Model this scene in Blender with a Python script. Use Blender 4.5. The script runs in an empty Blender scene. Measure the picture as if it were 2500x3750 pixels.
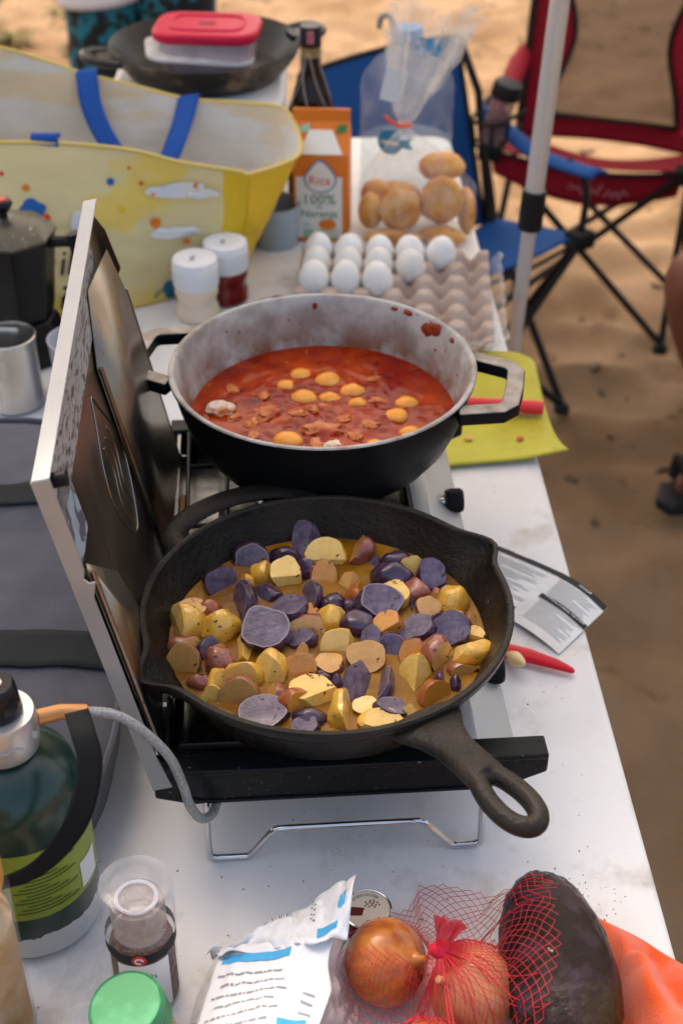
import bpy, bmesh, math, random
from math import sin, cos, pi, radians, hypot, atan2, exp, sqrt
from mathutils import Vector, Matrix, noise, Euler
random.seed(7)
S = bpy.context.scene
COL = S.collection
T = 0.74                                  # height of the table top

# ------------------------------------------------------------ camera, sky, sun, exposure
cam = bpy.data.cameras.new('camera'); cam_o = bpy.data.objects.new('camera', cam); COL.objects.link(cam_o)
cam.sensor_fit = 'VERTICAL'; cam.sensor_height = 36.0; cam.lens = 50.0
cam.clip_start = .05; cam.clip_end = 600
cam_o.location = (0, 0, T + .90); cam_o.rotation_euler = (radians(54), 0, 0)
cam.dof.use_dof = True; cam.dof.focus_distance = 1.12; cam.dof.aperture_fstop = 6.3
S.camera = cam_o
SUN_EL, SUN_AZ = radians(52), radians(-22)       # high sun beyond the table, a little to the left
w = bpy.data.worlds.new('World'); S.world = w; w.use_nodes = True
nt = w.node_tree; bg = nt.nodes['Background']
sky = nt.nodes.new('ShaderNodeTexSky'); sky.sky_type = 'NISHITA'; sky.sun_disc = False
sky.sun_elevation = SUN_EL; sky.sun_rotation = SUN_AZ; sky.air_density = 1.0; sky.dust_density = 6.0; sky.ozone_density = .6
nt.links.new(sky.outputs[0], bg.inputs[0]); bg.inputs[1].default_value = .15
sun = bpy.data.lights.new('sun', 'SUN'); sun.energy = 2.2; sun.angle = radians(8); sun.color = (1, .95, .88)
sun_o = bpy.data.objects.new('sun', sun); COL.objects.link(sun_o)
sd = Vector((sin(SUN_AZ) * cos(SUN_EL), cos(SUN_AZ) * cos(SUN_EL), sin(SUN_EL)))
sun_o.rotation_euler = sd.to_track_quat('Z', 'Y').to_euler()
S.view_settings.view_transform = 'Standard'; S.view_settings.look = 'None'
S.view_settings.exposure = 1.42; S.view_settings.gamma = 1
S.view_settings.use_white_balance = True; S.view_settings.white_balance_temperature = 7300; S.view_settings.white_balance_tint = 10
S.cycles.use_denoising = True
S.cycles.max_bounces = 10; S.cycles.transparent_max_bounces = 16

# ------------------------------------------------------------ helpers
def mat(name, c, r=.5, m=0, c2=None, ns=30, lo=.4, hi=.65, nd=4, bump=0, bs=80, coat=0, trans=0, alpha=1,
        sss=0, spec=.22, speck=None, rv=0, stretch=None, sheen=0, zband=None):
    M = bpy.data.materials.new(name); M.use_nodes = True
    N = M.node_tree.nodes; L = M.node_tree.links; b = N['Principled BSDF']
    c = tuple(c) + (1,) if len(c) == 3 else c
    b.inputs['Base Color'].default_value = c; b.inputs['Roughness'].default_value = r; b.inputs['Metallic'].default_value = m
    b.inputs['Specular IOR Level'].default_value = spec
    b.inputs['Coat Weight'].default_value = coat; b.inputs['Transmission Weight'].default_value = trans
    b.inputs['Alpha'].default_value = alpha; b.inputs['Sheen Weight'].default_value = sheen
    if sss:
        b.inputs['Subsurface Weight'].default_value = sss; b.inputs['Subsurface Radius'].default_value = (.012, .006, .003)
        b.inputs['Subsurface Scale'].default_value = .5
    tc = N.new('ShaderNodeTexCoord'); src = tc.outputs['Object']
    if stretch:
        mp = N.new('ShaderNodeMapping'); mp.inputs['Scale'].default_value = stretch; L.new(src, mp.inputs[0]); src = mp.outputs[0]
    def nz(scale, det=nd):
        n = N.new('ShaderNodeTexNoise'); n.inputs['Scale'].default_value = scale; n.inputs['Detail'].default_value = det
        n.inputs['Roughness'].default_value = .6; L.new(src, n.inputs['Vector']); return n.outputs['Fac']
    def ramp(fac, a, bb):
        q = N.new('ShaderNodeMapRange'); q.inputs[1].default_value = a; q.inputs[2].default_value = bb
        L.new(fac, q.inputs[0]); return q.outputs[0]
    def mixc(fac, A, B):
        q = N.new('ShaderNodeMix'); q.data_type = 'RGBA'; L.new(fac, q.inputs['Factor'])
        for s, v in ((q.inputs[6], A), (q.inputs[7], B)):
            if hasattr(v, 'links'): L.new(v, s)
            else: s.default_value = tuple(v)[:3] + (1,)
        return q.outputs[2]
    col = None
    if c2 is not None:
        col = mixc(ramp(nz(ns), lo, hi), c, c2)
    for sp in (speck or []):
        col = mixc(ramp(nz(sp[1], sp[4] if len(sp) > 4 else 2), sp[2], sp[3]), col if col is not None else c, sp[0])
    if zband:                                              # a dried tide-line stain just above a level
        z0, z1, zc = zband; sp_ = N.new('ShaderNodeSeparateXYZ'); L.new(tc.outputs['Object'], sp_.inputs[0])
        md = N.new('ShaderNodeMath'); md.operation = 'MULTIPLY'; L.new(ramp(sp_.outputs[2], z1, z0), md.inputs[0]); L.new(ramp(nz(34, 7), .36, .60), md.inputs[1])
        col = mixc(md.outputs[0], col if col is not None else c, zc)
    if col is not None: L.new(col, b.inputs['Base Color'])
    if rv: 
        q = N.new('ShaderNodeMapRange'); q.inputs[1].default_value = .3; q.inputs[2].default_value = .7
        q.inputs[3].default_value = max(0, r - rv); q.inputs[4].default_value = r + rv
        L.new(nz(ns * 1.7), q.inputs[0]); L.new(q.outputs[0], b.inputs['Roughness'])
    if bump:
        bp = N.new('ShaderNodeBump'); bp.inputs['Strength'].default_value = bump; bp.inputs['Distance'].default_value = .002
        L.new(nz(bs), bp.inputs['Height']); L.new(bp.outputs[0], b.inputs['Normal'])
    return M

def film(name, tint, k, r=.15, bump=.5, bs=60, haze=.0):
    """thin clear plastic: mostly see-through, with gloss and a little milky scatter"""
    M = bpy.data.materials.new(name); M.use_nodes = True
    N = M.node_tree.nodes; L = M.node_tree.links; out = N['Material Output']
    b = N['Principled BSDF']; b.inputs['Base Color'].default_value = tuple(tint) + (1,); b.inputs['Roughness'].default_value = r
    b.inputs['Specular IOR Level'].default_value = .9
    tr = N.new('ShaderNodeBsdfTransparent'); tr.inputs[0].default_value = tuple(.55 + .45 * x for x in tint) + (1,)
    mx = N.new('ShaderNodeMixShader')
    tc = N.new('ShaderNodeTexCoord'); n = N.new('ShaderNodeTexNoise'); n.inputs['Scale'].default_value = bs; n.inputs['Detail'].default_value = 4
    L.new(tc.outputs['Object'], n.inputs['Vector'])
    q = N.new('ShaderNodeMapRange'); q.inputs[1].default_value = .35; q.inputs[2].default_value = .75
    q.inputs[3].default_value = max(0, k - .08); q.inputs[4].default_value = k + .11 + haze
    L.new(n.outputs['Fac'], q.inputs[0]); L.new(q.outputs[0], mx.inputs[0])
    bp = N.new('ShaderNodeBump'); bp.inputs['Strength'].default_value = bump; bp.inputs['Distance'].default_value = .004
    L.new(n.outputs['Fac'], bp.inputs['Height']); L.new(bp.outputs[0], b.inputs['Normal'])
    L.new(tr.outputs[0], mx.inputs[1]); L.new(b.outputs[0], mx.inputs[2]); L.new(mx.outputs[0], out.inputs[0])
    return M

def smooth_path(P, k=6, closed=False):
    P = [Vector(p) for p in P]; n = len(P); out = []
    for i in range(n if closed else n - 1):
        if closed: a, b, c, d = P[i - 1], P[i], P[(i + 1) % n], P[(i + 2) % n]
        else: a, b, c, d = P[max(i - 1, 0)], P[i], P[i + 1], P[min(i + 2, n - 1)]
        for j in range(k):
            t = j / k
            out.append(.5 * ((2 * b) + (c - a) * t + (2 * a - 5 * b + 4 * c - d) * t * t + (3 * b - a - 3 * c + d) * t ** 3))
    if not closed: out.append(P[-1])
    return out

class MB:
    def __init__(s): s.v = []; s.f = []; s.m = []
    def add(s, V, F, mi=0):
        o = len(s.v); s.v += [tuple(v) for v in V]; s.f += [[i + o for i in f] for f in F]; s.m += [mi] * len(F); return s
    def box(s, c, d, mi=0, rz=0, M=None):
        V = []
        for z in (-.5, .5):
            for x, y in ((-.5, -.5), (.5, -.5), (.5, .5), (-.5, .5)):
                p = Vector((x * d[0], y * d[1], z * d[2]))
                if rz: p = Matrix.Rotation(rz, 3, 'Z') @ p
                if M: p = M @ p
                V.append(p + Vector(c))
        return s.add(V, [(3, 2, 1, 0), (4, 5, 6, 7), (0, 1, 5, 4), (1, 2, 6, 5), (2, 3, 7, 6), (3, 0, 4, 7)], mi)
    def lathe(s, prof, n=40, c=(0, 0, 0), mi=0, M=None):
        V = []; F = []; rings = []
        for r, z in prof:
            if r < 1e-6: rings.append([len(V)]); V.append(Vector((0, 0, z)))
            else:
                rings.append(list(range(len(V), len(V) + n)))
                V += [Vector((r * cos(2 * pi * i / n), r * sin(2 * pi * i / n), z)) for i in range(n)]
        for A, B in zip(rings, rings[1:]):
            for i in range(n):
                j = (i + 1) % n
                if len(A) == 1 and len(B) == 1: continue
                if len(A) == 1: F.append((A[0], B[j], B[i]))
                elif len(B) == 1: F.append((A[i], A[j], B[0]))
                else: F.append((A[i], A[j], B[j], B[i]))
        V = [(M @ p if M else p) + Vector(c) for p in V]
        return s.add(V, F, mi)
    def tube(s, P, r, n=10, closed=False, mi=0, flat=1.0, up=None):
        P = [Vector(p) for p in P]; k = len(P); R = r if hasattr(r, '__len__') else [r] * k
        V = []; F = []; prev = None
        for i in range(k):
            a = P[i - 1] if (i or closed) else P[0]; b = P[(i + 1) % k] if (closed or i < k - 1) else P[-1]
            t = (b - a).normalized()
            if up is not None: x = Vector(up).cross(t).normalized()
            elif prev is None: x = t.orthogonal().normalized()
            else: x = (prev - t * prev.dot(t)).normalized()
            prev = x; y = t.cross(x)
            for j in range(n):
                q = 2 * pi * j / n; V.append(P[i] + x * cos(q) * R[i] + y * sin(q) * R[i] * flat)
        for i in range(k if closed else k - 1):
            for j in range(n):
                A = i * n; B = ((i + 1) % k) * n; F.append((A + j, A + (j + 1) % n, B + (j + 1) % n, B + j))
        if not closed: F += [tuple(reversed(range(n))), tuple(range((k - 1) * n, k * n))]
        return s.add(V, F, mi)
    def prism(s, O, z0, z1, mi=0, M=None, mtop=None):
        n = len(O); V = [Vector((x, y, z0)) for x, y in O] + [Vector((x, y, z1)) for x, y in O]
        if M: V = [M @ v for v in V]
        s.add(V, [tuple(reversed(range(n)))] + [(i, (i + 1) % n, n + (i + 1) % n, n + i) for i in range(n)], mi)
        o = len(s.v) - 2 * n; s.f.append([o + n + i for i in range(n)]); s.m.append(mi if mtop is None else mtop); return s
    def grid(s, fn, nu, nv, mi=0, wrap=False):
        V = [Vector(fn(u / nu, v / nv)) for v in range(nv + 1) for u in range(nu if wrap else nu + 1)]
        k = nu if wrap else nu + 1
        F = [(v * k + u, v * k + (u + 1) % k, (v + 1) * k + (u + 1) % k, (v + 1) * k + u) for v in range(nv) for u in range(nu)]
        return s.add(V, F, mi)
    def build(s, name, mats, parent=None, loc=(0, 0, 0), rot=(0, 0, 0), sharp=38, bevel=0, seg=2, solid=0, sub=0, norm=True, flat=False):
        me = bpy.data.meshes.new(name); me.from_pydata(s.v, [], s.f)
        for q in (mats if isinstance(mats, (list, tuple)) else [mats]): me.materials.append(q)
        bm = bmesh.new(); bm.from_mesh(me); bm.faces.ensure_lookup_table()
        for f, mi in zip(bm.faces, s.m): f.material_index = mi; f.smooth = not flat
        if norm: bmesh.ops.recalc_face_normals(bm, faces=bm.faces)
        a = radians(sharp)
        for e in bm.edges:
            if len(e.link_faces) == 2: e.smooth = e.calc_face_angle(0) < a
        bm.to_mesh(me); bm.free()
        return link(name, me, parent, loc, rot, bevel, seg, solid, sub)

def link(name, me, parent=None, loc=(0, 0, 0), rot=(0, 0, 0), bevel=0, seg=2, solid=0, sub=0):
    o = bpy.data.objects.new(name, me); COL.objects.link(o); o.location = loc; o.rotation_euler = rot
    if parent: o.parent = parent
    if solid: q = o.modifiers.new('solid', 'SOLIDIFY'); q.thickness = solid; q.offset = 0
    if bevel: q = o.modifiers.new('bevel', 'BEVEL'); q.width = bevel; q.segments = seg; q.limit_method = 'ANGLE'; q.angle_limit = radians(35); q.harden_normals = False
    if sub: q = o.modifiers.new('sub', 'SUBSURF'); q.levels = sub; q.render_levels = sub
    return o
def tag(o, label, cat, group=None, kind=None):
    o['label'] = label; o['category'] = cat
    if group: o['group'] = group
    if kind: o['kind'] = kind
    return o
def thing(name, label, cat, loc=(0, 0, 0), rz=0, group=None):
    o = bpy.data.objects.new(name, None); COL.objects.link(o); o.empty_display_size = .03
    o.location = loc; o.rotation_euler = (0, 0, rz); return tag(o, label, cat, group)
def text(name, s, size, m, parent, M, align='CENTER', shear=0, sx=1):
    cu = bpy.data.curves.new(name, 'FONT'); cu.body = s; cu.size = size; cu.align_x = align; cu.align_y = 'CENTER'; cu.shear = shear
    cu.resolution_u = 2
    tmp = bpy.data.objects.new('tmp', cu); COL.objects.link(tmp)
    me = bpy.data.meshes.new_from_object(tmp); bpy.data.objects.remove(tmp); bpy.data.curves.remove(cu)
    me.transform(M @ Matrix.Diagonal((sx, 1, 1, 1))); me.materials.clear(); me.materials.append(m); me.name = name
    return link(name, me, parent)
def blob(r, seed, amp=.12, sub=3, fr=1.6):
    """icosphere-like lump as (verts, faces), radii r=(x,y,z)"""
    bm = bmesh.new(); bmesh.ops.create_icosphere(bm, subdivisions=sub, radius=1)
    o = Vector((seed * 3.1, seed * 1.7, seed * .9))
    V = []
    for v in bm.verts:
        d = 1 + amp * noise.noise(v.co * fr + o) ; V.append(Vector((v.co.x * r[0] * d, v.co.y * r[1] * d, v.co.z * r[2] * d)))
    F = [tuple(v.index for v in f.verts) for f in bm.faces]; bm.free(); return V, F
def xf(M): return M
def TR(x, y, z, rx=0, ry=0, rz=0): return Matrix.Translation((x, y, z)) @ Euler((rx, ry, rz)).to_matrix().to_4x4()

# ------------------------------------------------------------ materials shared
black_plastic = mat('black_plastic', (.011, .011, .013), .42, spec=.15, bump=.15, bs=300)
black_paint = mat('black_paint', (.008, .009, .0105), .35, spec=.16, speck=[((.16, .17, .17), 320, .70, .72)], rv=.12)
steel = mat('brushed_steel', (.36, .37, .385), .38, .45, c2=(.32, .32, .32), ns=18, lo=.55, hi=.8, bump=.02, bs=200, rv=.06, speck=[((.20, .15, .11), 70, .70, .76, 4)])
dark_steel = mat('mottled_brown_steel', (.30, .27, .235), .33, 1, c2=(.20, .165, .13), ns=7, lo=.35, hi=.7, bump=.02, bs=90, rv=.06,
                 speck=[((.05, .03, .02), 140, .70, .74)])  # brownish steel mottled with darker brown and fine dark specks
chrome = mat('chrome_wire', (.62, .62, .63), .16, 1)
white_plastic = mat('white_plastic', (.80, .80, .80), .45)
print_black = mat('print_black', (.02, .02, .022), .6)
print_white = mat('print_white', (.8, .8, .78), .6)
print_grey = mat('print_grey', (.36, .36, .36), .7)

# ------------------------------------------------------------ ground
sand = mat('sand', (.240, .158, .098), .95, c2=(.152, .092, .050), ns=2.2, lo=.35, hi=.65, nd=8, bump=.6, bs=90, spec=.08,
           speck=[((.075, .042, .020), 7, .60, .72, 5)])
def axis(lo, hi, step, far):
    a = [lo + i * step for i in range(int((hi - lo) / step) + 1)]; d = step; x = hi
    up = []
    while x < far: d *= 1.5; x += d; up.append(x)
    d = step; x = lo; dn = []
    while x > -far: d *= 1.5; x -= d; dn.append(x)
    return dn[::-1] + a + up
gx = axis(-2.2, 2.2, .028, 250); gy = axis(1.6, 6.6, .03, 250)
def gh(x, y):
    p = Vector((x, y, 0)); h = .040 * noise.noise(p * 2.1) - .050 * abs(noise.noise(p * 4.6)) + .026 * noise.noise(p * 8) + .013 * noise.noise(p * 15)
    return h * min(1, max(0, 1.6 - hypot(x, y - 4) * .12))
g = MB(); nx = len(gx)
g.add([(x, y, gh(x, y) - .014) for y in gy for x in gx], [(j * nx + i, j * nx + i + 1, (j + 1) * nx + i + 1, (j + 1) * nx + i) for j in range(len(gy) - 1) for i in range(nx - 1)])
gr = g.build('ground', sand, norm=False); gr['kind'] = 'structure'; gr['label'] = 'trampled brown sand around the camp table'

# ------------------------------------------------------------ canopy that shades the table
alu = mat('canopy_aluminium', (.56, .57, .59), .45, .65, bump=.03, bs=60)
fabric_w = bpy.data.materials.new('canopy_fabric'); fabric_w.use_nodes = True
N_ = fabric_w.node_tree.nodes; L_ = fabric_w.node_tree.links
b_ = N_['Principled BSDF']; b_.inputs['Base Color'].default_value = (.72, .71, .68, 1); b_.inputs['Roughness'].default_value = .8
tl_ = N_.new('ShaderNodeBsdfTranslucent'); tl_.inputs[0].default_value = (.86, .84, .80, 1)
mx_ = N_.new('ShaderNodeMixShader'); mx_.inputs[0].default_value = .46
L_.new(b_.outputs[0], mx_.inputs[1]); L_.new(tl_.outputs[0], mx_.inputs[2]); L_.new(mx_.outputs[0], N_['Material Output'].inputs[0])
ca = thing('canopy', 'aluminium pop-up canopy whose leg stands beside the egg tray', 'canopy', (.216, 1.78, 0))
cw, cd = 2.3, 3.0
for i, (x, y) in enumerate(((0, 0), (-cw, 0), (cw, 0), (-cw, cd), (cw, cd))):
    lx = .046 if x == 0 else -.046
    b = MB(); b.tube([(x + lx * .0, y, 0), (x + lx * .86, y, .86)], .0098, 16); b.build('lower_leg', alu, ca)
    b = MB(); b.tube([(x + lx * .83, y, .83), (x + lx * 2.1, y, 2.1)], .0126, 16); b.build('upper_leg', alu, ca)
    b = MB(); b.tube([(x + lx * .82, y, .82), (x + lx * .875, y, .875)], .0165, 18); b.build('collar', black_plastic, ca, bevel=.002)
    b = MB(); b.box((x, y, .004), (.07, .07, .008)); b.build('foot', black_plastic, ca)
b = MB()
def roof(u, v):
    x = (cw + .2) * (2 * u - 1); y = -.32 + (cd + .52) * v
    return (x, y, 2.1 + .62 * (1 - max(abs(2 * u - 1), abs(2 * v - 1))))
b.grid(roof, 24, 24); b.build('roof', fabric_w, ca, norm=False)
# ------------------------------------------------------------ folding table
tab_m = mat('table_plastic', (.76, .75, .74), .42, c2=(.67, .645, .62), ns=6, lo=.42, hi=.72, nd=9, bump=.14, bs=420, rv=.08,
            speck=[((.46, .40, .325), 14, .57, .78, 9), ((.30, .24, .18), 110, .715, .75, 3)])
ft = thing('folding_table', 'scuffed white plastic folding table under the camp kitchen', 'table', (-.160, 1.425, 0), radians(2.4))
def rrect(hx, hy, r, n=6):
    P = []
    for cx, cy, a0 in ((hx - r, hy - r, 0), (-hx + r, hy - r, 90), (-hx + r, -hy + r, 180), (hx - r, -hy + r, 270)):
        for i in range(n + 1):
            a = radians(a0 + 90 * i / n); P.append((cx + r * cos(a), cy + r * sin(a)))
    return P
b = MB(); b.prism(rrect(.38, .885, .035), T - .04, T); b.build('tabletop', tab_m, ft, bevel=.006, seg=3)
leg_grey = mat('table_leg_grey', (.20, .20, .21), .5, .3)
for sx in (-1, 1):
    for sy in (-1, 1):
        b = MB(); b.tube([(sx * .30, sy * .62, T - .04), (sx * .31, sy * .66, .0)], .0135, 12); b.build('leg', leg_grey, ft)
for sy in (-1, 1):
    b = MB(); b.tube([(-.305, sy * .64, .33), (.305, sy * .64, .33)], .011, 10); b.build('cross_bar', leg_grey, ft)

# ------------------------------------------------------------ two-burner stove
st = thing('camp_stove', 'two-burner steel camp stove with its lid propped open', 'stove', (.004, .775, T), radians(4))
tray_m = mat('stove_tray', (.27, .275, .28), .24, .8, c2=(.16, .16, .165), ns=14, rv=.1, speck=[((.05, .022, .012), 38, .66, .71, 4), ((.3, .3, .29), 400, .72, .74)])
silver_paint = mat('stove_front_grey', (.46, .46, .45), .42, .35, speck=[((.2, .15, .1), 170, .72, .75)])
O = [(-.149, .096), (-.149, .070), (-.121, .061), (.104, .061), (.138, .069), (.158, .078), (.158, .096)]
XZ = Matrix(((1, 0, 0, 0), (0, 0, 1, 0), (0, 1, 0, 0), (0, 0, 0, 1)))
for y0, y1 in ((-.002, .014), (.484, .500)):
    b = MB(); b.prism(O, y0, y1, M=XZ); ep = b.build('end_panel', black_paint, st, bevel=.002)
    b = MB(); b.box((.0045, (y0 + y1) / 2, .0975), (.305, .022, .005)); b.build('end_ledge', black_paint, ep, bevel=.0015)
    yy = y0 - .001 if y0 < .1 else y1 + .001
    b = MB(); b.tube([(-.13, yy, .088), (-.13, yy, .072), (-.112, yy, .0655), (.10, yy, .0655), (.102, yy, .088)], .0011, 6); b.build('pressed_border', black_paint, ep)
# inner tray
b = MB()
b.box((-.008, .249, .064), (.262, .47, .004)); b.box((-.139, .249, .08), (.003, .47, .034)); b.box((.088, .249, .078), (.003, .47, .03))
b.build('burner_tray', tray_m, st)
b = MB()
b.grid(lambda u, v: (-.10 + .165 * u, .03 + .44 * v, .067 + .003 * (0 if .04 < u < .96 and .03 < v < .97 else 1)), 24, 40); b.build('drip_pan', tray_m, st)
b = MB(); b.add([(.088, .016, .094), (.104, .016, .094), (.139, .016, .066), (.139, .016, .058), (.088, .016, .058)], [])
PR = [(.088, .0945), (.106, .0945), (.140, .068), (.140, .060), (.088, .060)]
b = MB(); b.prism(PR, .0155, .483, M=XZ); b.build('control_panel', silver_paint, st, bevel=.0015)
b = MB()
for y0 in (.018, .475): b.tube([(.093, y0, .0957), (.107, y0, .0957)], .0012, 6)
b.build('orange_trim', mat('orange_trim', (.6, .16, .03), .5), st)
# knobs
for y in (.114, .362):
    k = MB(); n = 40; prof = [(.0, -.001), (.0105, -.001), (.0115, .001), (.0115, .015), (.0105, .0165), (.0, .0165)]
    MR = Matrix.Rotation(radians(90), 3, 'Y')
    V = []
    k.lathe(prof, n, c=(.125, y, .082), M=MR)
    ko = k.build('knob', black_plastic, st)
    k = MB()
    for i in range(36):
        a = 2 * pi * i / 36; k.box((.125 + .0085, y + .0116 * cos(a), .082 + .0116 * sin(a)), (.011, .0008, .0008))
    k.build('knurling', black_plastic, ko)
    k = MB(); k.tube([(.116, y, .081), (.133, y, .081)], .004, 10); k.build('stem', chrome, ko)
b = MB(); b.box((.1235, .300, .0815), (.0012, .016, .010), M=Matrix.Rotation(radians(-52), 3, 'Y')); b.build('red_label', mat('red_label', (.5, .03, .03), .4), st)
# burners and grates
for cx, cy in ((-.018, .125), (-.018, .372)):
    b = MB(); b.lathe([(0, .066), (.042, .066), (.042, .082), (.034, .088), (.018, .088), (.014, .083), (0, .083)], 36, (cx, cy, 0)); b.build('burner', tray_m, st)
wire_b = mat('grate_black', (.012, .012, .013), .4)
for y0, y1 in ((.022, .238), (.252, .472)):
    b = MB(); z = .1015; r = .0030
    b.tube([(-.128, y0, z), (.084, y0, z), (.084, y1, z), (-.128, y1, z)], r, 8, closed=True)
    for x in (-.09, -.054, .018, .052): b.tube([(x, y0, z), (x, y1, z)], r * .8, 8)
    for y in (y0 + .06, y1 - .06): b.tube([(-.128, y, z - .001), (.084, y, z - .001)], r * .8, 8)
    for x, y in ((-.128, y0), (.084, y0), (-.128, y1), (.084, y1)): b.tube([(x, y, z), (x, y, .066)], r, 8)
    b.build('grate', wire_b, st)
# wire legs
for y0 in (-.006, .49):
    P = [(-.110, y0 + .006, .066), (-.1105, y0, .012), (-.107, y0, .004), (-.100, y0, .003), (-.082, y0, .003), (-.077, y0, .0055), (-.060, y0, .030), (-.055, y0, .033),
         (-.047, y0, .034), (.050, y0, .034), (.058, y0, .033), (.064, y0, .029), (.083, y0, .0055), (.089, y0, .003), (.100, y0, .003), (.106, y0, .0045), (.1085, y0, .012), (.108, y0 + .006, .066)]
    b = MB(); b.tube(smooth_path(P, 4), .0029, 12); b.build('wire_leg', chrome, st)
# lid: a shallow pan standing on its hinge, leaning away
LID = Matrix.Translation((-.149, 0, .088)) @ Matrix.Rotation(radians(-11.0), 4, 'Y')   # lid axes: x = inward depth, y = along, z = up the lid
LH, LY0, LY1, LD = .292, -.004, .436, .0125
lid = bpy.data.objects.new('lid', None)
def lb(b): b.v = [tuple(LID @ Vector(p)) for p in b.v]; return b
b = MB(); b.box((0, (LY0 + LY1) / 2, LH / 2), (.0016, LY1 - LY0, LH))
lo = lb(b).build('lid', dark_steel, st)
def lid_part(b, name, m, **k): return lb(b).build(name, m, lo, **k)
b = MB(); b.box((LD / 2 - .0008, (LY0 + LY1) / 2, LH), (LD, LY1 - LY0 + .003, .0018)); lid_part(b, 'top_rim', steel, bevel=.0006)
# near rim with the bayonet notch, far rim plain
RN = [(-.0012, -.004), (-.0012, LH), (LD - .001, LH), (LD - .001, .232), (.011, .214), (.0085, .207), (.011, .203), (LD + .003, .203), (LD - .002, .19), (LD - .002, .03), (.014, -.004)]
XZL = Matrix(((1, 0, 0, 0), (0, 0, 1, 0), (0, 1, 0, 0), (0, 0, 0, 1)))
b = MB(); b.prism(RN, LY0 - .002, LY0, M=XZL); lid_part(b, 'near_rim', steel)
RF = [(-.0012, 0), (-.0012, LH), (LD - .002, LH - .03), (LD + .001, .222), (LD - .005, .214), (LD - .005, .205), (LD + .001, .2), (LD + .001, .0)]
b = MB(); b.prism(RF, LY1, LY1 + .002, M=XZL); lid_part(b, 'far_rim', dark_steel)
# folded wind shields lying inside the lid
for ya, yb, tilt in ((.260, .430, .009), (.012, .150, .010)):
    b = MB(); far = ya > .2
    V = [(.004, ya, .004), (.004 + tilt, yb, .004), (.004 + tilt, yb, .2), (.004 + tilt * .8, yb - .02, .255), (.003, ya + .06, .262), (.003, ya, .22)] if far else \
        [(.008, ya, .004), (.003, yb, .004), (.003, yb - .05, .13), (.006, ya + .01, .20), (.008, ya, .20)]
    b.add(V, [tuple(range(len(V)))]); lid_part(b, 'wind_shield', dark_steel, solid=.0012)
    b = MB(); b.tube([Vector(V[0]) + Vector((.003, 0, 0)), Vector(V[-1]) + Vector((.003, 0, 0))], .0022, 8); lid_part(b, 'shield_fold', dark_steel)
# pressed flame mark
fl = [(.0012, .215 + .050 * a, .085 + .135 * c) for a, c in ((0, 0), (-.6, .18), (-.95, .45), (-.8, .68), (-.25, .9), (0, 1.0), (.3, .85), (.75, .62), (.95, .4), (.6, .15))]
b = MB(); b.tube(smooth_path(fl, 5, True), .0008, 6, closed=True)
for k in range(3):
    b.tube(smooth_path([(.001, .200 + .016 * k, .10), (.001, .194 + .016 * k, .13), (.001, .206 + .016 * k, .155), (.001, .200 + .016 * k, .18)], 4), .0007, 6)
lid_part(b, 'pressed_flame', dark_steel)
stk_m = mat('warning_sticker', (.30, .30, .30), .4, c2=(.07, .07, .07), ns=120, lo=.52, hi=.58, stretch=(1, .6, 3))
b = MB(); b.box((.0014, .20, .258), (.0006, .385, .044)); lid_part(b, 'warning_sticker', stk_m)
b = MB(); b.box((.0014, .045, .225), (.0006, .06, .06)); lid_part(b, 'warning_sticker', mat('blue_sticker', (.30, .36, .42), .35, c2=(.1, .1, .12), ns=60, lo=.5, hi=.55))
b = MB(); b.tube([(.001, .008, .282), (.019, .008, .282)], .0055, 14); lid_part(b, 'rubber_bumper', black_plastic)
# hinges along the back of the tray
for y0, y1, m in ((.030, .075, chrome), (.080, .110, chrome), (.215, .26, chrome), (.30, .36, mat('rusty_rod', (.35, .17, .07), .55, .4))):
    b = MB(); b.tube([(-.133, y0, .099), (-.133, y1, .099)], .0042, 12); b.box((-.141, (y0 + y1) / 2, .094), (.014, y1 - y0, .0015)); b.build('hinge', m, st)
burnt = mat('burnt_residue', (.045, .018, .010), .6, bump=.6, bs=300)
for x, y in ((-.116, .060), (-.112, .085), (-.117, .225), (-.114, .245), (-.119, .27)):
    V, F = blob((.006, .007, .0015), x * 90 + y * 40, .5, 2, 3); b = MB(); b.add([v + Vector((x, y, .068)) for v in V], F); b.build('burnt_residue', burnt, st)

# ------------------------------------------------------------ caldero of stew
PC = Vector((-.018, 1.187, T + .105))
po = thing('stew_pot', 'black cast aluminium caldero with bare grey inside and loop handles', 'pot', PC, radians(-11))
pot_black = mat('pot_black', (.007, .008, .010), .42, spec=.12, bump=.12, bs=200, rv=.1, speck=[((.20, .18, .15), 90, .735, .76, 5)])
pot_grey = mat('pot_bare_aluminium', (.47, .44, .405), .48, .05, c2=(.29, .245, .215), ns=26, lo=.42, hi=.62, nd=8, bump=.12, bs=120,
               speck=[((.24, .11, .06), 18, .60, .74, 8), ((.13, .05, .03), 55, .66, .72, 4)], zband=(.057, .090, (.22, .085, .04)))
out = [(0, .0), (.082, .0), (.096, .006), (.112, .020), (.125, .038), (.134, .058), (.140, .078), (.1432, .094), (.1440, .1015), (.1472, .103), (.1478, .1065)]
inn = [(.1430, .1072), (.1405, .104), (.1375, .085), (.1315, .060), (.121, .038), (.104, .018), (.085, .009), (0, .008)]
b = MB(); b.lathe(out, 72); b.build('outer_wall', pot_black, po)
b = MB(); b.lathe([(.1478, .1065), (.1470, .1078), (.1445, .1080), (.1430, .1072)], 72); b.build('rim', pot_grey, po)
b = MB(); b.lathe(inn, 72); b.build('inner_wall', pot_grey, po)
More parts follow.
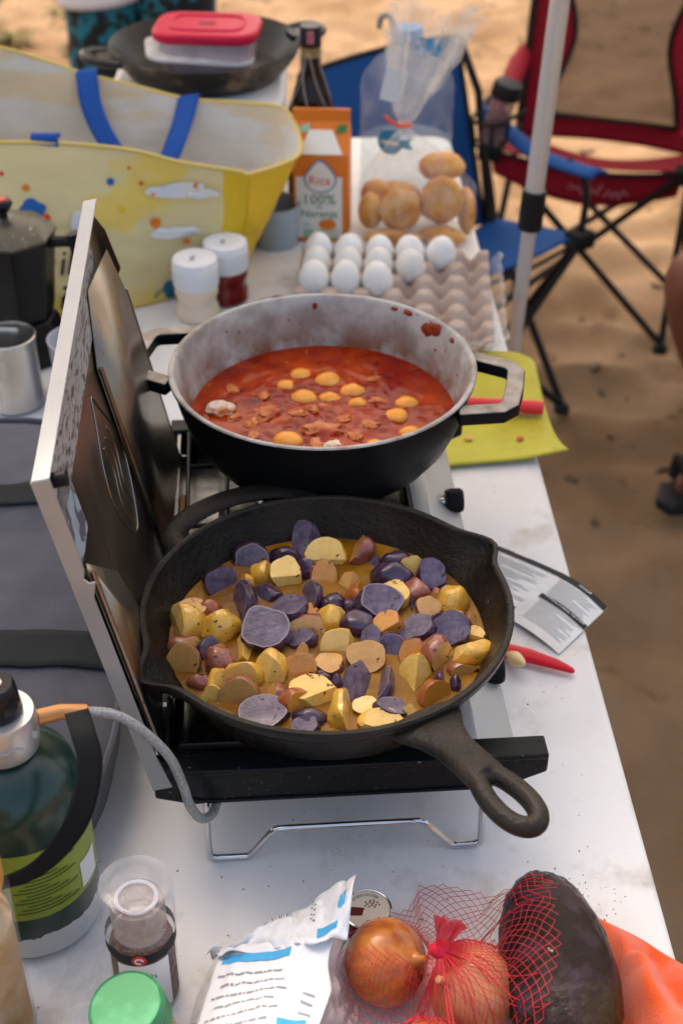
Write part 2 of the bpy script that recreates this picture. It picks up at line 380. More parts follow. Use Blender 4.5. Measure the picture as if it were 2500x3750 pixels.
for sx in (1, -1):
    P = [(sx * .137, .052, 0), (sx * .176, .040, 0), (sx * .183, .030, 0), (sx * .184, 0, 0), (sx * .183, -.030, 0), (sx * .176, -.040, 0), (sx * .137, -.052, 0)]
    Vv = []; b = MB(); hw = .0085
    ring = []
    for i, p in enumerate(P):
        a = Vector(P[max(i - 1, 0)]); c = Vector(P[min(i + 1, len(P) - 1)]); t = (c - a).normalized(); nn = Vector((-t.y, t.x, 0))
        ring.append([Vector(p) + nn * hw + Vector((0, 0, .0915)), Vector(p) - nn * hw + Vector((0, 0, .0915)), Vector(p) - nn * hw + Vector((0, 0, .1045)), Vector(p) + nn * hw + Vector((0, 0, .1045))])
    V = [q for r_ in ring for q in r_]; F = []; MI = []
    for i in range(len(P) - 1):
        for j in range(4): F.append((i * 4 + j, i * 4 + (j + 1) % 4, i * 4 + 4 + (j + 1) % 4, i * 4 + 4 + j)); MI.append(1 if j == 2 else 0)
    F += [(3, 2, 1, 0), tuple(len(V) - 4 + j for j in range(4))]; MI += [0, 0]
    b.v = V; b.f = [list(f) for f in F]; b.m = MI
    b.build('handle', [pot_black, mat('handle_top', (.34, .30, .265), .45, .4, c2=(.17, .145, .12), ns=40, bump=.2, bs=120)], po, bevel=.0018)
sauce_splash = mat('sauce_splash', (.22, .025, .012), .25, c2=(.30, .05, .015), ns=80)
b = MB()
for a, z, rx, rz, k in ((48, .099, .013, .009, 1), (52, .094, .008, .008, 2), (63, .104, .006, .003, 3), (70, .104, .004, .002, 4), (35, .102, .004, .003, 5), (72, .068, .0075, .006, 6), (68, .071, .004, .004, 7), (52, .066, .004, .003, 8), (24, .077, .003, .003, 9), (105, .097, .003, .004, 10), (45, .08, .003, .002, 11)):
    a = radians(a); R = .1405 - (.104 - min(z, .104)) * .12
    V, F = blob((rx, .0022, rz), k, .5, 2, 2.2); Rz = Matrix.Rotation(a + pi / 2, 3, 'Z')
    b = MB(); b.add([Rz @ v + Vector((R * cos(a), R * sin(a), z)) for v in V], F); b.build('sauce_splash', sauce_splash, po)
stew_m = mat('stew_broth', (.23, .008, .0015), .06, c2=(.48, .055, .003), ns=20, lo=.40, hi=.68, nd=8, coat=.05, spec=.22, bump=.35, bs=60, speck=[((.10, .012, .006), 70, .62, .70, 3), ((.45, .14, .03), 90, .68, .74, 2)])
b = MB(); n = 90
def stewf(u, v):
    r = .1295 * u; a = 2 * pi * v; p = Vector((r * cos(a) * 60, r * sin(a) * 60, 0))
    h = .0016 * noise.noise(p) + .0012 * noise.noise(p * 2.3)
    if r > .115: h *= (.1295 - r) / .0145
    return (r * cos(a), r * sin(a), .0555 + h)
b.grid(stewf, 50, 110); so = b.build('stew', stew_m, None, PC, norm=False)
tag(so, 'red tomato stew filling the grey caldero', 'stew')
yolk = mat('egg_yolk', (.92, .33, .035), .16, c2=(.92, .45, .10), ns=40, coat=.12, sss=.2)
halo = mat('cooked_white', (.36, .040, .006), .2, spec=.3, c2=(.46, .085, .012), ns=50, sss=.2)
white_e = mat('egg_white', (.78, .66, .52), .3, c2=(.62, .20, .06), ns=50, lo=.45, hi=.6, sss=.2)
chick = mat('chicken_piece', (.60, .17, .03), .25, c2=(.38, .035, .006), ns=45, lo=.4, hi=.6, bump=.4, bs=120, coat=.3)
Y_ = [(-.024, .071, .0105), (.004, .060, .0125), (-.039, .050, .009), (-.019, .026, .0125), (.006, .025, .0105), (.029, .039, .0115), (.034, .016, .009), (.083, .015, .0115), (.072, -.008, .0115), (.084, -.039, .0105), (-.033, -.052, .0135), (.051, -.062, .011)]
for i, (x, y, r) in enumerate(Y_):
    b = MB(); b.add(*blob((r * 1.1, r * 1.0, r * .75), i + 3, .16, 3)); o = b.build('egg_yolk', yolk, None, PC + Vector((x, y, .0524)))
    wh = 'in the middle of the stew' if hypot(x, y) < .040 else 'by the pot handle over the lime mat' if x > .06 else 'by the pot wall facing the egg tray' if y > 0 else 'by the pot wall facing the skillet'
    tag(o, '%s orange egg yolk poaching %s' % ('large' if r > .0113 else 'small', wh), 'egg yolk', '%s yolks %s' % ('large' if r > .0113 else 'small', wh))
for i, (x, y, r) in enumerate(((-.101, .0, .012), (.010, -.066, .008))):
    b = MB(); b.add(*blob((r * 1.1, r, r * .6), i + 33, .35, 3, 2.5)); o = b.build('poached_egg', white_e, None, PC + Vector((x, y, .057)))
    tag(o, ['poached egg with white showing beside the left wall of the stew pot', 'small scrap of set egg white at the front rim of the stew'][i], 'poached egg')
for i, (x, y, r, q) in enumerate(((-.002, -.035, .020, .012), (-.055, -.004, .016, .012), (-.09, .041, .009, .007), (-.025, -.004, .009, .007), (-.07, -.022, .009, .007), (-.01, .003, .007, .005), (.055, .018, .009, .006), (-.085, -.012, .008, .006), (-.005, -.062, .012, .008), (.045, -.025, .010, .008), (.02, -.015, .009, .007), (-.06, .028, .009, .006), (.0, .008, .006, .005), (.05, .06, .008, .005), (-.065, -.045, .008, .006), (.03, -.045, .01, .007))):
    b = MB(); b.add(*blob((r, q, r * .30), i + 55, .5, 3, 2.2)); o = b.build('chicken_piece', chick, None, PC + Vector((x, y, .0555)), (0, 0, i))
    wh = 'in the middle of the stew' if hypot(x, y) < .035 else 'by the pot handle next to the lid' if x < -.05 else 'by the pot handle over the lime mat' if x > .04 else 'by the pot wall facing the egg tray' if y > 0 else 'by the pot wall facing the skillet'
    tag(o, 'largest pale chicken piece in the middle of the red stew' if i == 0 else '%s lumpy chicken piece floating %s' % ('large' if r > .0095 else 'small', wh), 'chicken', None if i == 0 else '%s chicken pieces %s' % ('large' if r > .0095 else 'small', wh))

# ------------------------------------------------------------ cast iron skillet
SC = Vector((-.012, .893, T + .105))
sk = thing('cast_iron_skillet', 'black cast iron skillet full of potatoes on the front burner', 'skillet', SC)
iron = mat('cast_iron', (.0105, .0090, .0082), .30, spec=.14, bump=.5, bs=300, c2=(.034, .027, .022), ns=10, rv=.10, speck=[((.24, .22, .20), 210, .745, .77, 3)])
iron_in = mat('oiled_cast_iron', (.0050, .0050, .0053), .24, spec=.14, bump=.9, bs=230, c2=(.030, .021, .014), ns=9, rv=.10, speck=[((.26, .24, .21), 150, .735, .76, 3)])  # pale specks paint the pan's textured highlights into the black colour
HA = radians(-58.6); SP = (HA + pi / 2, HA - pi / 2)
def spout(a):
    k = 0
    for s in SP:
        d = (a - s + pi) % (2 * pi) - pi; k += exp(-(d / .125) ** 2)
    return k
def wall(prof, n=144):
    b = MB(); rings = []
    for r, z, k in prof:
        rings.append([len(b.v) + i for i in range(n)])
        for i in range(n):
            a = 2 * pi * i / n; q = r + .018 * k * spout(a); b.v.append((q * cos(a), q * sin(a), z - .0035 * k * spout(a)))
    for A, B in zip(rings, rings[1:]):
        for i in range(n): b.f.append([A[i], A[(i + 1) % n], B[(i + 1) % n], B[i]]); b.m.append(0)
    return b
b = wall([(.001, 0, 0), (.122, 0, 0), (.1265, .004, 0), (.140, .034, .15), (.1455, .044, .7), (.1488, .0455, .9), (.1512, .048, 1), (.1520, .0535, 1), (.1508, .0555, 1), (.1475, .0558, 1), (.1460, .0545, 1)]); b.build('outer_wall', iron, sk)
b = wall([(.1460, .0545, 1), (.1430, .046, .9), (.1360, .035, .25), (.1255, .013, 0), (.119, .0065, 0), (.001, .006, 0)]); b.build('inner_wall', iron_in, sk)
hd = Vector((cos(HA), sin(HA), 0)); hn = Vector((-hd.y, hd.x, 0))
b = MB()
P = []; R = []
for s, wd, z in ((.136, .034, .040), (.150, .030, .041), (.165, .021, .043), (.180, .0165, .045), (.200, .0160, .048), (.218, .0165, .050)):
    P.append(hd * s + Vector((0, 0, z))); R.append(wd)
V = []; F = []; n = 16
for p, r in zip(P, R):
    for j in range(n):
        q = 2 * pi * j / n; V.append(p + hn * cos(q) * r + Vector((0, 0, sin(q) * .0085)))
for i in range(len(P) - 1):
    for j in range(n): F.append((i * n + j, i * n + (j + 1) % n, (i + 1) * n + (j + 1) % n, (i + 1) * n + j))
F += [tuple(range(n)), tuple(range((len(P) - 1) * n, len(P) * n))]; b.add(V, F)
loop = []
for i in range(28):
    a = 2 * pi * i / 28; s = .244 + .031 * cos(a); wdt = .0105 + .0045 * (cos(a) * .5 + .5)
    loop.append(hd * s + hn * wdt * sin(a) + Vector((0, 0, .0505 + .0015 * cos(a))))
b.tube(loop, .0078, 12, closed=True, up=(0, 0, 1))
ho = b.build('handle', iron, sk)
q = ho.modifiers.new('remesh', 'REMESH'); q.mode = 'VOXEL'; q.voxel_size = .0016; q.use_smooth_shade = True
q = ho.modifiers.new('smooth', 'SMOOTH'); q.factor = .6; q.iterations = 9
# helper handle opposite: a flat loop with a slot
HB = HA + pi; b = MB()
P = []
for d, r in ((-25, .146), (-23, .164), (-18, .174), (-9, .179), (0, .1805), (9, .179), (18, .174), (23, .164), (25, .146)):
    a = HB + radians(d); P.append((r * cos(a), r * sin(a), .0475))
b.tube(smooth_path(P, 4), .0115, 12, flat=.42, up=(0, 0, 1)); b.build('helper_handle', iron, sk)
# broth and potatoes
broth_m = mat('potato_broth', (.16, .060, .004), .06, c2=(.31, .135, .009), ns=26, lo=.4, hi=.65, nd=6, coat=0, spec=.28, bump=.6, bs=110, speck=[((.08, .04, .012), 160, .70, .73, 2)])
b = MB()
def brothf(u, v):
    r = .1305 * u; a = 2 * pi * v; p = Vector((r * cos(a) * 70, r * sin(a) * 70, 2)); h = .0012 * noise.noise(p) + .0008 * noise.noise(p * 2.7)
    if r > .116: h *= (.1305 - r) / .0145
    return (r * cos(a), r * sin(a), .0225 + h)
b.grid(brothf, 50, 120); bo = b.build('broth', broth_m, None, SC, norm=False); tag(bo, 'thin brown herb broth around the skillet potatoes', 'broth')
herb = ((.035, .022, .008), 140, .665, .69, 2)
PM = {}
def pm(k, skin, skin2, flesh, flesh2, rim):
    PM[k] = [mat(k + '_potato_skin', skin, .16, c2=skin2, ns=55, lo=.35, hi=.65, bump=.7, bs=120, sss=.08, speck=[herb], coat=.7, spec=.4),
             mat(k + '_potato_flesh', flesh, .22, c2=flesh2, ns=85, lo=.35, hi=.65, bump=.45, bs=170, sss=.2, speck=[herb], coat=.25 if k == 'purple' else .7, spec=.3),
             mat(k + '_potato_edge', rim, .30, sss=.15, coat=.25)]
pm('yellow', (.82, .47, .065), (.70, .35, .042), (.88, .58, .17), (.80, .48, .11), (.82, .50, .12))
pm('purple', (.034, .011, .034), (.070, .030, .070), (.062, .042, .085), (.165, .125, .180), (.23, .185, .22))
pm('red', (.34, .105, .055), (.24, .060, .035), (.66, .36, .11), (.58, .28, .08), (.52, .22, .07))
pm('orange', (.42, .12, .028), (.28, .06, .018), (.66, .27, .035), (.58, .22, .03), (.55, .21, .03))
KIND = {'Y': 'yellow', 'P': 'purple', 'R': 'red', 'O': 'orange'}
DESC = {'U': 'with its cut face up', 'S': 'with its skin up', 'L': 'cut on one side', 'R': 'cut on one side', 'F': 'cut on the front', 'W': 'cut into a wedge', 'T': 'cut on the lower front'}
CUT = {'U': [((.0, -.32, .94), .32)], 'S': [], 'L': [((-.85, -.25, .45), .15)], 'R': [((.85, -.3, .40), .15)], 'F': [((.1, -.88, .45), .15)],
       'T': [((.2, -.75, .60), .45)], 'W': [((-.6, -.45, .65), .20), ((.75, -.35, .45), .25)]}
POT = """
PW,-0.0192,0.1204,0.0235,0.0270 PT,-0.0671,0.0970,0.0288,0.0184 PS,-0.0379,0.0998,0.0219,0.0150 PU,-0.0206,0.1008,0.0127,0.0092
YU,-0.0016,0.0998,0.0288,0.0196 PS,-0.0163,0.0831,0.0217,0.0171 YS,-0.0553,0.0767,0.0193,0.0159 YU,-0.0358,0.0703,0.0226,0.0215
OR,-0.0036,0.0667,0.0214,0.0248 PF,-0.0917,0.0613,0.0270,0.0202 YL,-0.0715,0.0613,0.0124,0.0157 PL,-0.0727,0.0332,0.0232,0.0287
PS,-0.0530,0.0506,0.0223,0.0089 RU,-0.1144,0.0246,0.0252,0.0153 OS,-0.0989,0.0298,0.0176,0.0121 YS,-0.1177,0.0061,0.0303,0.0249
YS,-0.0889,0.0045,0.0270,0.0227 RS,-0.1168,-0.0160,0.0224,0.0107 PU,-0.0310,0.0229,0.0241,0.0219 OU,-0.0185,0.0280,0.0165,0.0121
PL,-0.0144,0.0436,0.0189,0.0211 PS,0.0045,0.0349,0.0166,0.0144 RS,-0.0149,0.0069,0.0271,0.0141 YS,0.0035,0.0136,0.0196,0.0185
PU,-0.0489,-0.0087,0.0364,0.0300 PU,-0.0204,-0.0103,0.0225,0.0139 PR,-0.0949,-0.0232,0.0202,0.0138 YW,-0.0675,-0.0200,0.0191,0.0191
YS,-0.0544,0.0195,0.0131,0.0087 RF,-0.1144,-0.0423,0.0230,0.0230 RS,-0.0860,-0.0376,0.0210,0.0189 YS,-0.0656,-0.0538,0.0249,0.0208
YS,-0.0441,-0.0485,0.0219,0.0250 YR,-0.0847,-0.0637,0.0144,0.0216 RS,-0.1003,-0.0614,0.0155,0.0083 YS,-0.0925,-0.0764,0.0194,0.0143
RF,-0.0678,-0.0793,0.0265,0.0204 RS,-0.0399,-0.0764,0.0204,0.0133 OS,-0.0243,-0.0859,0.0233,0.0172 YU,-0.0113,-0.0749,0.0317,0.0194
OF,-0.0216,-0.0508,0.0229,0.0187 RW,-0.0247,-0.0321,0.0190,0.0158 RU,0.0012,-0.0431,0.0209,0.0157 PS,-0.0033,-0.0569,0.0114,0.0093
PS,0.0060,-0.0599,0.0114,0.0093 PU,-0.0491,-0.0975,0.0372,0.0131 PS,-0.0129,-0.1011,0.0221,0.0110 PU,-0.0147,-0.1103,0.0179,0.0070
YR,0.0146,-0.0968,0.0211,0.0231 YU,0.0303,-0.0896,0.0182,0.0091 PU,0.0505,-0.0910,0.0222,0.0131 YU,0.0421,-0.1068,0.0290,0.0110
YW,0.0664,-0.0982,0.0151,0.0121 PW,0.0255,-0.0660,0.0257,0.0247 PL,0.0451,-0.0629,0.0155,0.0227 RU,0.0310,-0.0353,0.0252,0.0189
YF,0.0100,-0.0178,0.0277,0.0170 PU,0.0362,-0.0089,0.0139,0.0150 PT,0.0536,-0.0186,0.0202,0.0149 OU,0.0494,0.0042,0.0238,0.0173
PU,0.0746,0.0001,0.0259,0.0183 PU,0.1014,-0.0032,0.0258,0.0204 RS,0.0881,-0.0305,0.0222,0.0232 OT,0.0692,-0.0290,0.0190,0.0169
YS,0.1143,-0.0250,0.0307,0.0191 RS,0.1092,-0.0462,0.0209,0.0125 YW,0.0700,-0.0584,0.0248,0.0238 OF,0.0855,-0.0779,0.0224,0.0173
PR,0.0922,-0.0599,0.0114,0.0134 PS,0.1018,-0.0629,0.0072,0.0103 YU,0.1212,-0.0048,0.0161,0.0097 RR,0.1229,0.0109,0.0174,0.0119
RL,0.0260,0.1055,0.0266,0.0197 PW,0.0430,0.0886,0.0137,0.0114 PS,0.0610,0.0961,0.0218,0.0126 PS,0.0545,0.0703,0.0294,0.0203
YF,0.0729,0.0794,0.0171,0.0171 PU,0.0895,0.0703,0.0215,0.0203 RS,0.0769,0.0515,0.0223,0.0167 RS,0.0921,0.0454,0.0100,0.0111
YS,0.1061,0.0375,0.0232,0.0210 RU,0.0850,0.0246,0.0197,0.0164 PW,0.0712,0.0349,0.0110,0.0121 YU,0.0576,0.0436,0.0211,0.0189
OR,0.0271,0.0436,0.0211,0.0167 PU,0.0440,0.0298,0.0363,0.0231 RW,0.0189,0.0613,0.0157,0.0146 PS,0.0055,0.0349,0.0188,0.0144
PS,0.0187,0.0315,0.0110,0.0110 YW,0.0045,0.0128,0.0217,0.0163 PS,0.0240,0.0078,0.0238,0.0173 PF,0.0936,0.0111,0.0152,0.0065
OS,0.1109,0.0178,0.0142,0.0109
"""
rnd = random.Random(11)
for i, row in enumerate(POT.split()):
    c, x, y, wd, hg = row.split(','); x, y, wd, hg = (float(q) for q in (x, y, wd, hg)); k = KIND[c[0]]; o_ = c[1]
    rx, ry, rz = wd * .635, max(hg * .73, wd * .46), max(min(wd, hg) * .80, .0095)
    if c == 'PU' and wd > .03: rx *= .9; ry *= .9
    bm = bmesh.new(); bmesh.ops.create_icosphere(bm, subdivisions=3, radius=1)
    of = Vector((i * 2.3, i * 1.1, 5)); yaw = rnd.uniform(-.5, .5)
    for v in bm.verts:
        d = 1 + .24 * noise.noise(v.co * 1.3 + of) + .035 * noise.noise(v.co * 4.5 + of); v.co = v.co * d
    for f in bm.faces: f.material_index = 0; f.smooth = True
    cuts = list(CUT[o_]); 
    if o_ == 'S' and rnd.random() < (.3 if c[0] == 'P' else .6): az = rnd.uniform(0, 2 * pi); cuts.append(((cos(az) * .75, sin(az) * .75, .55), rnd.uniform(.35, .6)))
    if rnd.random() < .38 and o_ in 'USFL' and not (c == 'PU' and wd > .018): az = rnd.choice((-.5, 3.6, -1.2, -2.0)) + rnd.uniform(-.4, .4); cuts.append(((cos(az) * .9, sin(az) * .9, .25), rnd.uniform(.4, .6)))
    for nrm, off in cuts:
        jt = .14 if (c == 'PU' and wd > .03) else .4
        nv = (Vector(nrm) + Vector((rnd.uniform(-jt, jt), rnd.uniform(-jt, jt), rnd.uniform(-.1, .1)))).normalized()
        r_ = bmesh.ops.bisect_plane(bm, geom=bm.verts[:] + bm.edges[:] + bm.faces[:], plane_co=nv * off, plane_no=nv, clear_outer=True)
        ed = [e for e in r_['geom_cut'] if isinstance(e, bmesh.types.BMEdge)]
        if ed:
            nf = bmesh.ops.edgeloop_fill(bm, edges=ed)['faces']
            for f in nf: f.material_index = 1; f.smooth = False
            if (c == 'PU' and wd > .03) or (k == 'purple' and o_ in 'LT'):
                ri = bmesh.ops.inset_individual(bm, faces=nf, thickness=.07, use_even_offset=False)
                for f in ri['faces']: f.material_index = 2; f.smooth = False
    Rm = Matrix.Rotation(yaw, 3, 'Z')
    for v in bm.verts:
        p = Rm @ v.co; v.co = Vector((p.x * rx, p.y * ry, p.z * rz))
    bmesh.ops.recalc_face_normals(bm, faces=bm.faces)
    for e in bm.edges:
        if len(e.link_faces) == 2: e.smooth = e.calc_face_angle(0) < radians(35)
    me = bpy.data.meshes.new('potato_chunk'); bm.to_mesh(me); bm.free()
    for m_ in PM[k]: me.materials.append(m_)
    dz = .0190 + rz * (.45 if o_ != 'S' else .32)
    if o_ == 'U': dz = .0190 + rz * .55
    o = link('potato_chunk', me, None, SC + Vector((x, y, dz)), bevel=.0017)
    an = (atan2(y, x) - HA + pi) % (2 * pi) - pi; rr_ = hypot(x, y)
    where = 'in the middle of the skillet' if rr_ < .048 else ('near the skillet handle' if abs(an) < pi / 4 else 'near the skillet helper handle' if abs(an) > 3 * pi / 4 else 'by the skillet spout over the knobs' if an > 0 else 'by the skillet spout facing the lid')
    lab = '%s %s potato chunk %s, %s' % ('large' if wd * hg > 4.6e-4 else 'small' if wd * hg < 2.4e-4 else 'medium', {'yellow': 'yellow', 'purple': 'purple', 'red': 'red-skinned', 'orange': 'orange-fleshed'}[k], DESC[o_], where)
    grp = lab
    if c == 'PU' and wd > .033 and hg > .025: lab = 'largest purple potato oval lying cut face up among yellow chunks' if x < 0 else 'big grey-blue purple potato half with a dark crack'; grp = None
    if c == 'PW' and y > .09: lab = 'upright purple potato wedge leaning on the back wall of the skillet'; grp = None
    tag(o, lab, 'potato', grp)
# ------------------------------------------------------------ stove carry case lying behind the lid
case_m = mat('case_cloth', (.080, .080, .106), .85, c2=(.066, .066, .090), ns=30, bump=.9, bs=900, sheen=.3)
band_m = mat('case_webbing', (.026, .030, .034), .8, bump=.8, bs=700, stretch=(6, 1, 1))
cs = thing('stove_case', 'soft grey fabric stove case with dark webbing bands', 'case', (-.403, 1.022, T), radians(4))
CHX, CHY, CHT = .205, .305, .062
def caseprof(u, v):
    a = 2 * pi * u; e = 5.5
    ca_, sa_ = cos(a), sin(a); k = (abs(ca_) ** e + abs(sa_) ** e) ** (-1 / e); x, y = ca_ * k, sa_ * k
    if v < .35: s = .965 + .035 * sin(v / .35 * pi / 2); z = CHT * .92 * (v / .35)
    else:
        t = (v - .35) / .65; s = 1 - t; z = CHT * .92 + CHT * .18 * (1 - (1 - min(1, t * 2.2)) ** 3)
    p = Vector((x * s * CHX, y * s * CHY, z))
    if v > .02: p.z += (.008 * noise.noise(Vector((p.x * 9, p.y * 9, 1))) + .003 * noise.noise(Vector((p.x * 28, p.y * 28, 1)))) * min(1, v * 3); p.x += .003 * noise.noise(Vector((p.y * 20, p.z * 30, 3)))
    return p
b = MB(); b.grid(caseprof, 120, 44, wrap=True); b.build('case_body', case_m, cs, sharp=60)
b = MB(); b.tube([Vector(caseprof(i / 120, .35)) + Vector((0, 0, .0015)) for i in range(120)], .0035, 8, closed=True); b.build('piping', case_m, cs)
for y0, y1 in ((-.115, -.068), (.125, .158)):
    b = MB()
    def band(u, v):
        y = y0 + (y1 - y0) * v; x = -CHX + .004 + (2 * CHX - .008) * u
        a = min(1, min(u, 1 - u) * 24); e = 5.5; s = max(abs(x) / CHX, abs(y) / CHY); t = 1 - (((abs(x) / CHX) ** e + (abs(y) / CHY) ** e) ** (1 / e))
        z = CHT * .92 + CHT * .18 * (1 - (1 - min(1, max(0, t) * 2.2)) ** 3)
        return (x, y, z + .0032 + .008 * noise.noise(Vector((x * 9, y * 9, 1))) + .003 * noise.noise(Vector((x * 28, y * 28, 1))))
    b.grid(band, 60, 6); b.build('webbing_band', band_m, cs, solid=.0016)

# ------------------------------------------------------------ gas cylinder, regulator, hose
cy = thing('gas_cylinder', 'small green propane cylinder with worn white base and regulator', 'gas cylinder', (-.236, .712, T)); cy.scale = (.96, .96, .87)
def zramp(name, stops, r, m=0, bump=0, lines=None, warp=.0):
    M = bpy.data.materials.new(name); M.use_nodes = True; N = M.node_tree.nodes; L = M.node_tree.links; b = N['Principled BSDF']
    tc = N.new('ShaderNodeTexCoord'); sp = N.new('ShaderNodeSeparateXYZ'); L.new(tc.outputs['Object'], sp.inputs[0])
    nz = N.new('ShaderNodeTexNoise'); nz.inputs['Scale'].default_value = 60; nz.inputs['Detail'].default_value = 5; L.new(tc.outputs['Object'], nz.inputs['Vector'])
    ad = N.new('ShaderNodeMath'); ad.operation = 'MULTIPLY_ADD'; ad.inputs[1].default_value = warp; L.new(nz.outputs['Fac'], ad.inputs[0]); L.new(sp.outputs[2], ad.inputs[2])
    mr = N.new('ShaderNodeMapRange'); mr.inputs[1].default_value = stops[0][0]; mr.inputs[2].default_value = stops[-1][0]; L.new(ad.outputs[0], mr.inputs[0])
    cr = N.new('ShaderNodeValToRGB'); cr.color_ramp.interpolation = 'CONSTANT'; z0, z1 = stops[0][0], stops[-1][0]
    while len(cr.color_ramp.elements) < len(stops): cr.color_ramp.elements.new(.5)
    for e, (z, c) in zip(cr.color_ramp.elements, stops): e.position = (z - z0) / (z1 - z0); e.color = tuple(c) + (1,)
    L.new(mr.outputs[0], cr.inputs[0]); L.new(cr.outputs[0], b.inputs['Base Color']); b.inputs['Roughness'].default_value = r; b.inputs['Metallic'].default_value = m
    return M
cyl_m = zramp('cylinder_paint', [(0, (.03, .03, .03)), (.012, (.52, .54, .55)), (.045, (.008, .034, .027)), (.30, (.008, .036, .029))], .25, warp=.022)
b = MB(); b.lathe([(0, 0), (.044, 0), (.047, .003), (.047, .006), (.0525, .010), (.0528, .155), (.0515, .168), (.046, .184), (.035, .196), (.022, .203), (.016, .205), (0, .206)], 56); cb = b.build('tank', cyl_m, cy)
lab_m = mat('cylinder_label', (.27, .33, .045), .35, c2=(.21, .27, .03), ns=16)
b = MB(); b.lathe([(.0532, .060), (.0534, .062), (.0534, .137), (.0532, .139)], 56); b.build('label_band', lab_m, cb)
b = MB()
for i in range(14):                                   # rows of small print around the band
    z = .068 + i * .0042; a0 = radians(-88 + 5 * (i % 3)); a1 = radians(-32 - 9 * ((i * 5) % 4))
    b.grid(lambda u, v: (.0537 * cos(a0 + (a1 - a0) * u), .0537 * sin(a0 + (a1 - a0) * u), z + .0017 * v), 14, 1)
po_ = b.build('small_print', mat('label_print', (.07, .11, .02), .5), cb); po_['kind'] = 'stuff'
b = MB(); b.grid(lambda u, v: (.0538 * cos(radians(-28 + 24 * u)), .0538 * sin(radians(-28 + 24 * u)), .066 + .03 * v), 8, 1); b.build('barcode_panel', print_white, cb)
reg_m = mat('regulator_metal', (.55, .55, .56), .35, .7, c2=(.42, .42, .42), ns=40, bump=.15, bs=80)
b = MB(); b.lathe([(0, .204), (.017, .204), (.025, .208), (.0262, .214), (.0262, .240), (.0248, .2445), (.018, .245), (0, .245)], 40); rg = b.build('regulator', reg_m, cy)
b = MB(); b.lathe([(0, .245), (.0165, .245), (.0175, .248), (.0150, .272), (.013, .2745), (0, .2745)], 28); b.build('regulator_knob', mat('gloss_black', (.012, .012, .014), .2), rg)
b = MB(); b.lathe([(0, .2746), (.0062, .2746), (.006, .2756), (0, .2757)], 20); b.build('knob_cap', mat('knob_cap_red', (.7, .62, .6), .4, c2=(.5, .06, .06), ns=160, lo=.5, hi=.55), rg)
b = MB(); b.tube([(.0262 * cos(radians(a)), .0262 * sin(radians(a)), .226 + .002 * sin(a)) for a in range(-110, -40, 8)], .0012, 6); b.tube([(.0255 * cos(radians(-20)), .0255 * sin(radians(-20)), .229), (.0285 * cos(radians(-20)), .0285 * sin(radians(-20)), .229)], .003, 10); b.build('regulator_marks', print_grey, rg)
strap_m = mat('rubber_strap', (.008, .008, .009), .7, spec=.1)
SPn = smooth_path([(.058, -.008, .252), (.066, -.030, .254), (.072, -.048, .240), (.066, -.071, .214), (.052, -.081, .190), (.034, -.086, .170), (.013, -.088, .158), (-.01, -.086, .150), (-.045, -.075, .145)], 5)
b = MB(); n_ = len(SPn)
def strapf(u, v):
    i = min(n_ - 1, int(round(v * (n_ - 1)))); p = SPn[i]; wd = .0086 * min(1, .25 + 1.2 * (1 - v)) ; 
    t = (SPn[min(i + 1, n_ - 1)] - SPn[max(i - 1, 0)]).normalized(); s = t.cross(Vector((.23, -.65, .72))).normalized()
    return p + s * (u - .5) * 2 * wd
b.grid(strapf, 6, n_ - 1); b.build('strap', strap_m, cy, solid=.003)
brass = mat('brass_fitting', (.62, .30, .12), .4, .6)
hs = thing('gas_hose', 'braided grey steel gas hose running from regulator to stove', 'hose')
b = MB(); b.tube([(-.214, .722, .937), (-.199, .731, .934), (-.180, .734, .931)], .0058, 14); b.build('brass_fitting', brass, hs, bevel=.001)
braid = mat('hose_braid', (.40, .40, .41), .5, .55, bump=.8, bs=500, c2=(.28, .28, .29), ns=400)
b = MB(); b.tube(smooth_path([(-.183, .7345, .931), (-.163, .735, .928), (-.145, .735, .914), (-.126, .735, .886), (-.1175, .735, .855), (-.114, .736, .833), (-.108, .742, .812), (-.1015, .752, .803), (-.0985, .765, .799), (-.097, .785, .800)], 7), .0037, 14); b.build('hose', braid, hs)

# ------------------------------------------------------------ cups and moka pot
cup_st = mat('mug_steel', (.58, .57, .55), .30, 1, stretch=(1, 1, .2), bump=.05, bs=60, rv=.06)
b = MB(); b.lathe([(0, .001), (.031, .001), (.0335, .004), (.0335, .022), (.0325, .05), (.0325, .088), (.0337, .0925), (.0325, .0935), (.0312, .088), (.0312, .006), (0, .005)], 48)
tag(b.build('steel_cup', cup_st, None, (-.390, 1.462, T)), 'brushed stainless steel cup standing beside the black moka pot', 'cup')
frost = mat('frosted_plastic', (.66, .67, .72), .55, trans=.25, bump=.3, bs=300)
b = MB(); b.lathe([(0, .001), (.028, .001), (.030, .003), (.0345, .079), (.0352, .0805), (.0335, .0805), (.029, .006), (0, .005)], 48)
tag(b.build('frosted_cup', frost, None, (-.312, 1.478, T)), 'frosted translucent plastic cup half hidden by the stove lid', 'cup')
b = MB(); b.lathe([(0, .001), (.024, .001), (.027, .06), (.028, .061), (.0262, .061), (.0232, .004), (0, .004)], 36)
tag(b.build('dark_cup', mat('smoked_plastic', (.03, .028, .03), .15), None, (-.326, 1.615, T)), 'small dark smoked cup in front of the yellow bag lettering', 'cup')
mk = thing('moka_pot', 'black octagonal moka pot with wet lid and red details', 'moka pot', (-.400, 1.580, T), radians(-8))
mk_b = mat('moka_black', (.007, .007, .008), .38); red_p = mat('red_plastic', (.62, .05, .03), .4)
def octo(prof): 
    b = MB(); b.lathe(prof, 8, M=Matrix.Rotation(radians(22.5), 3, 'Z')); return b
octo([(0, 0), (.052, 0), (.054, .004), (.049, .050), (.045, .058), (0, .058)]).build('boiler', mk_b, mk, sharp=20, bevel=.002)
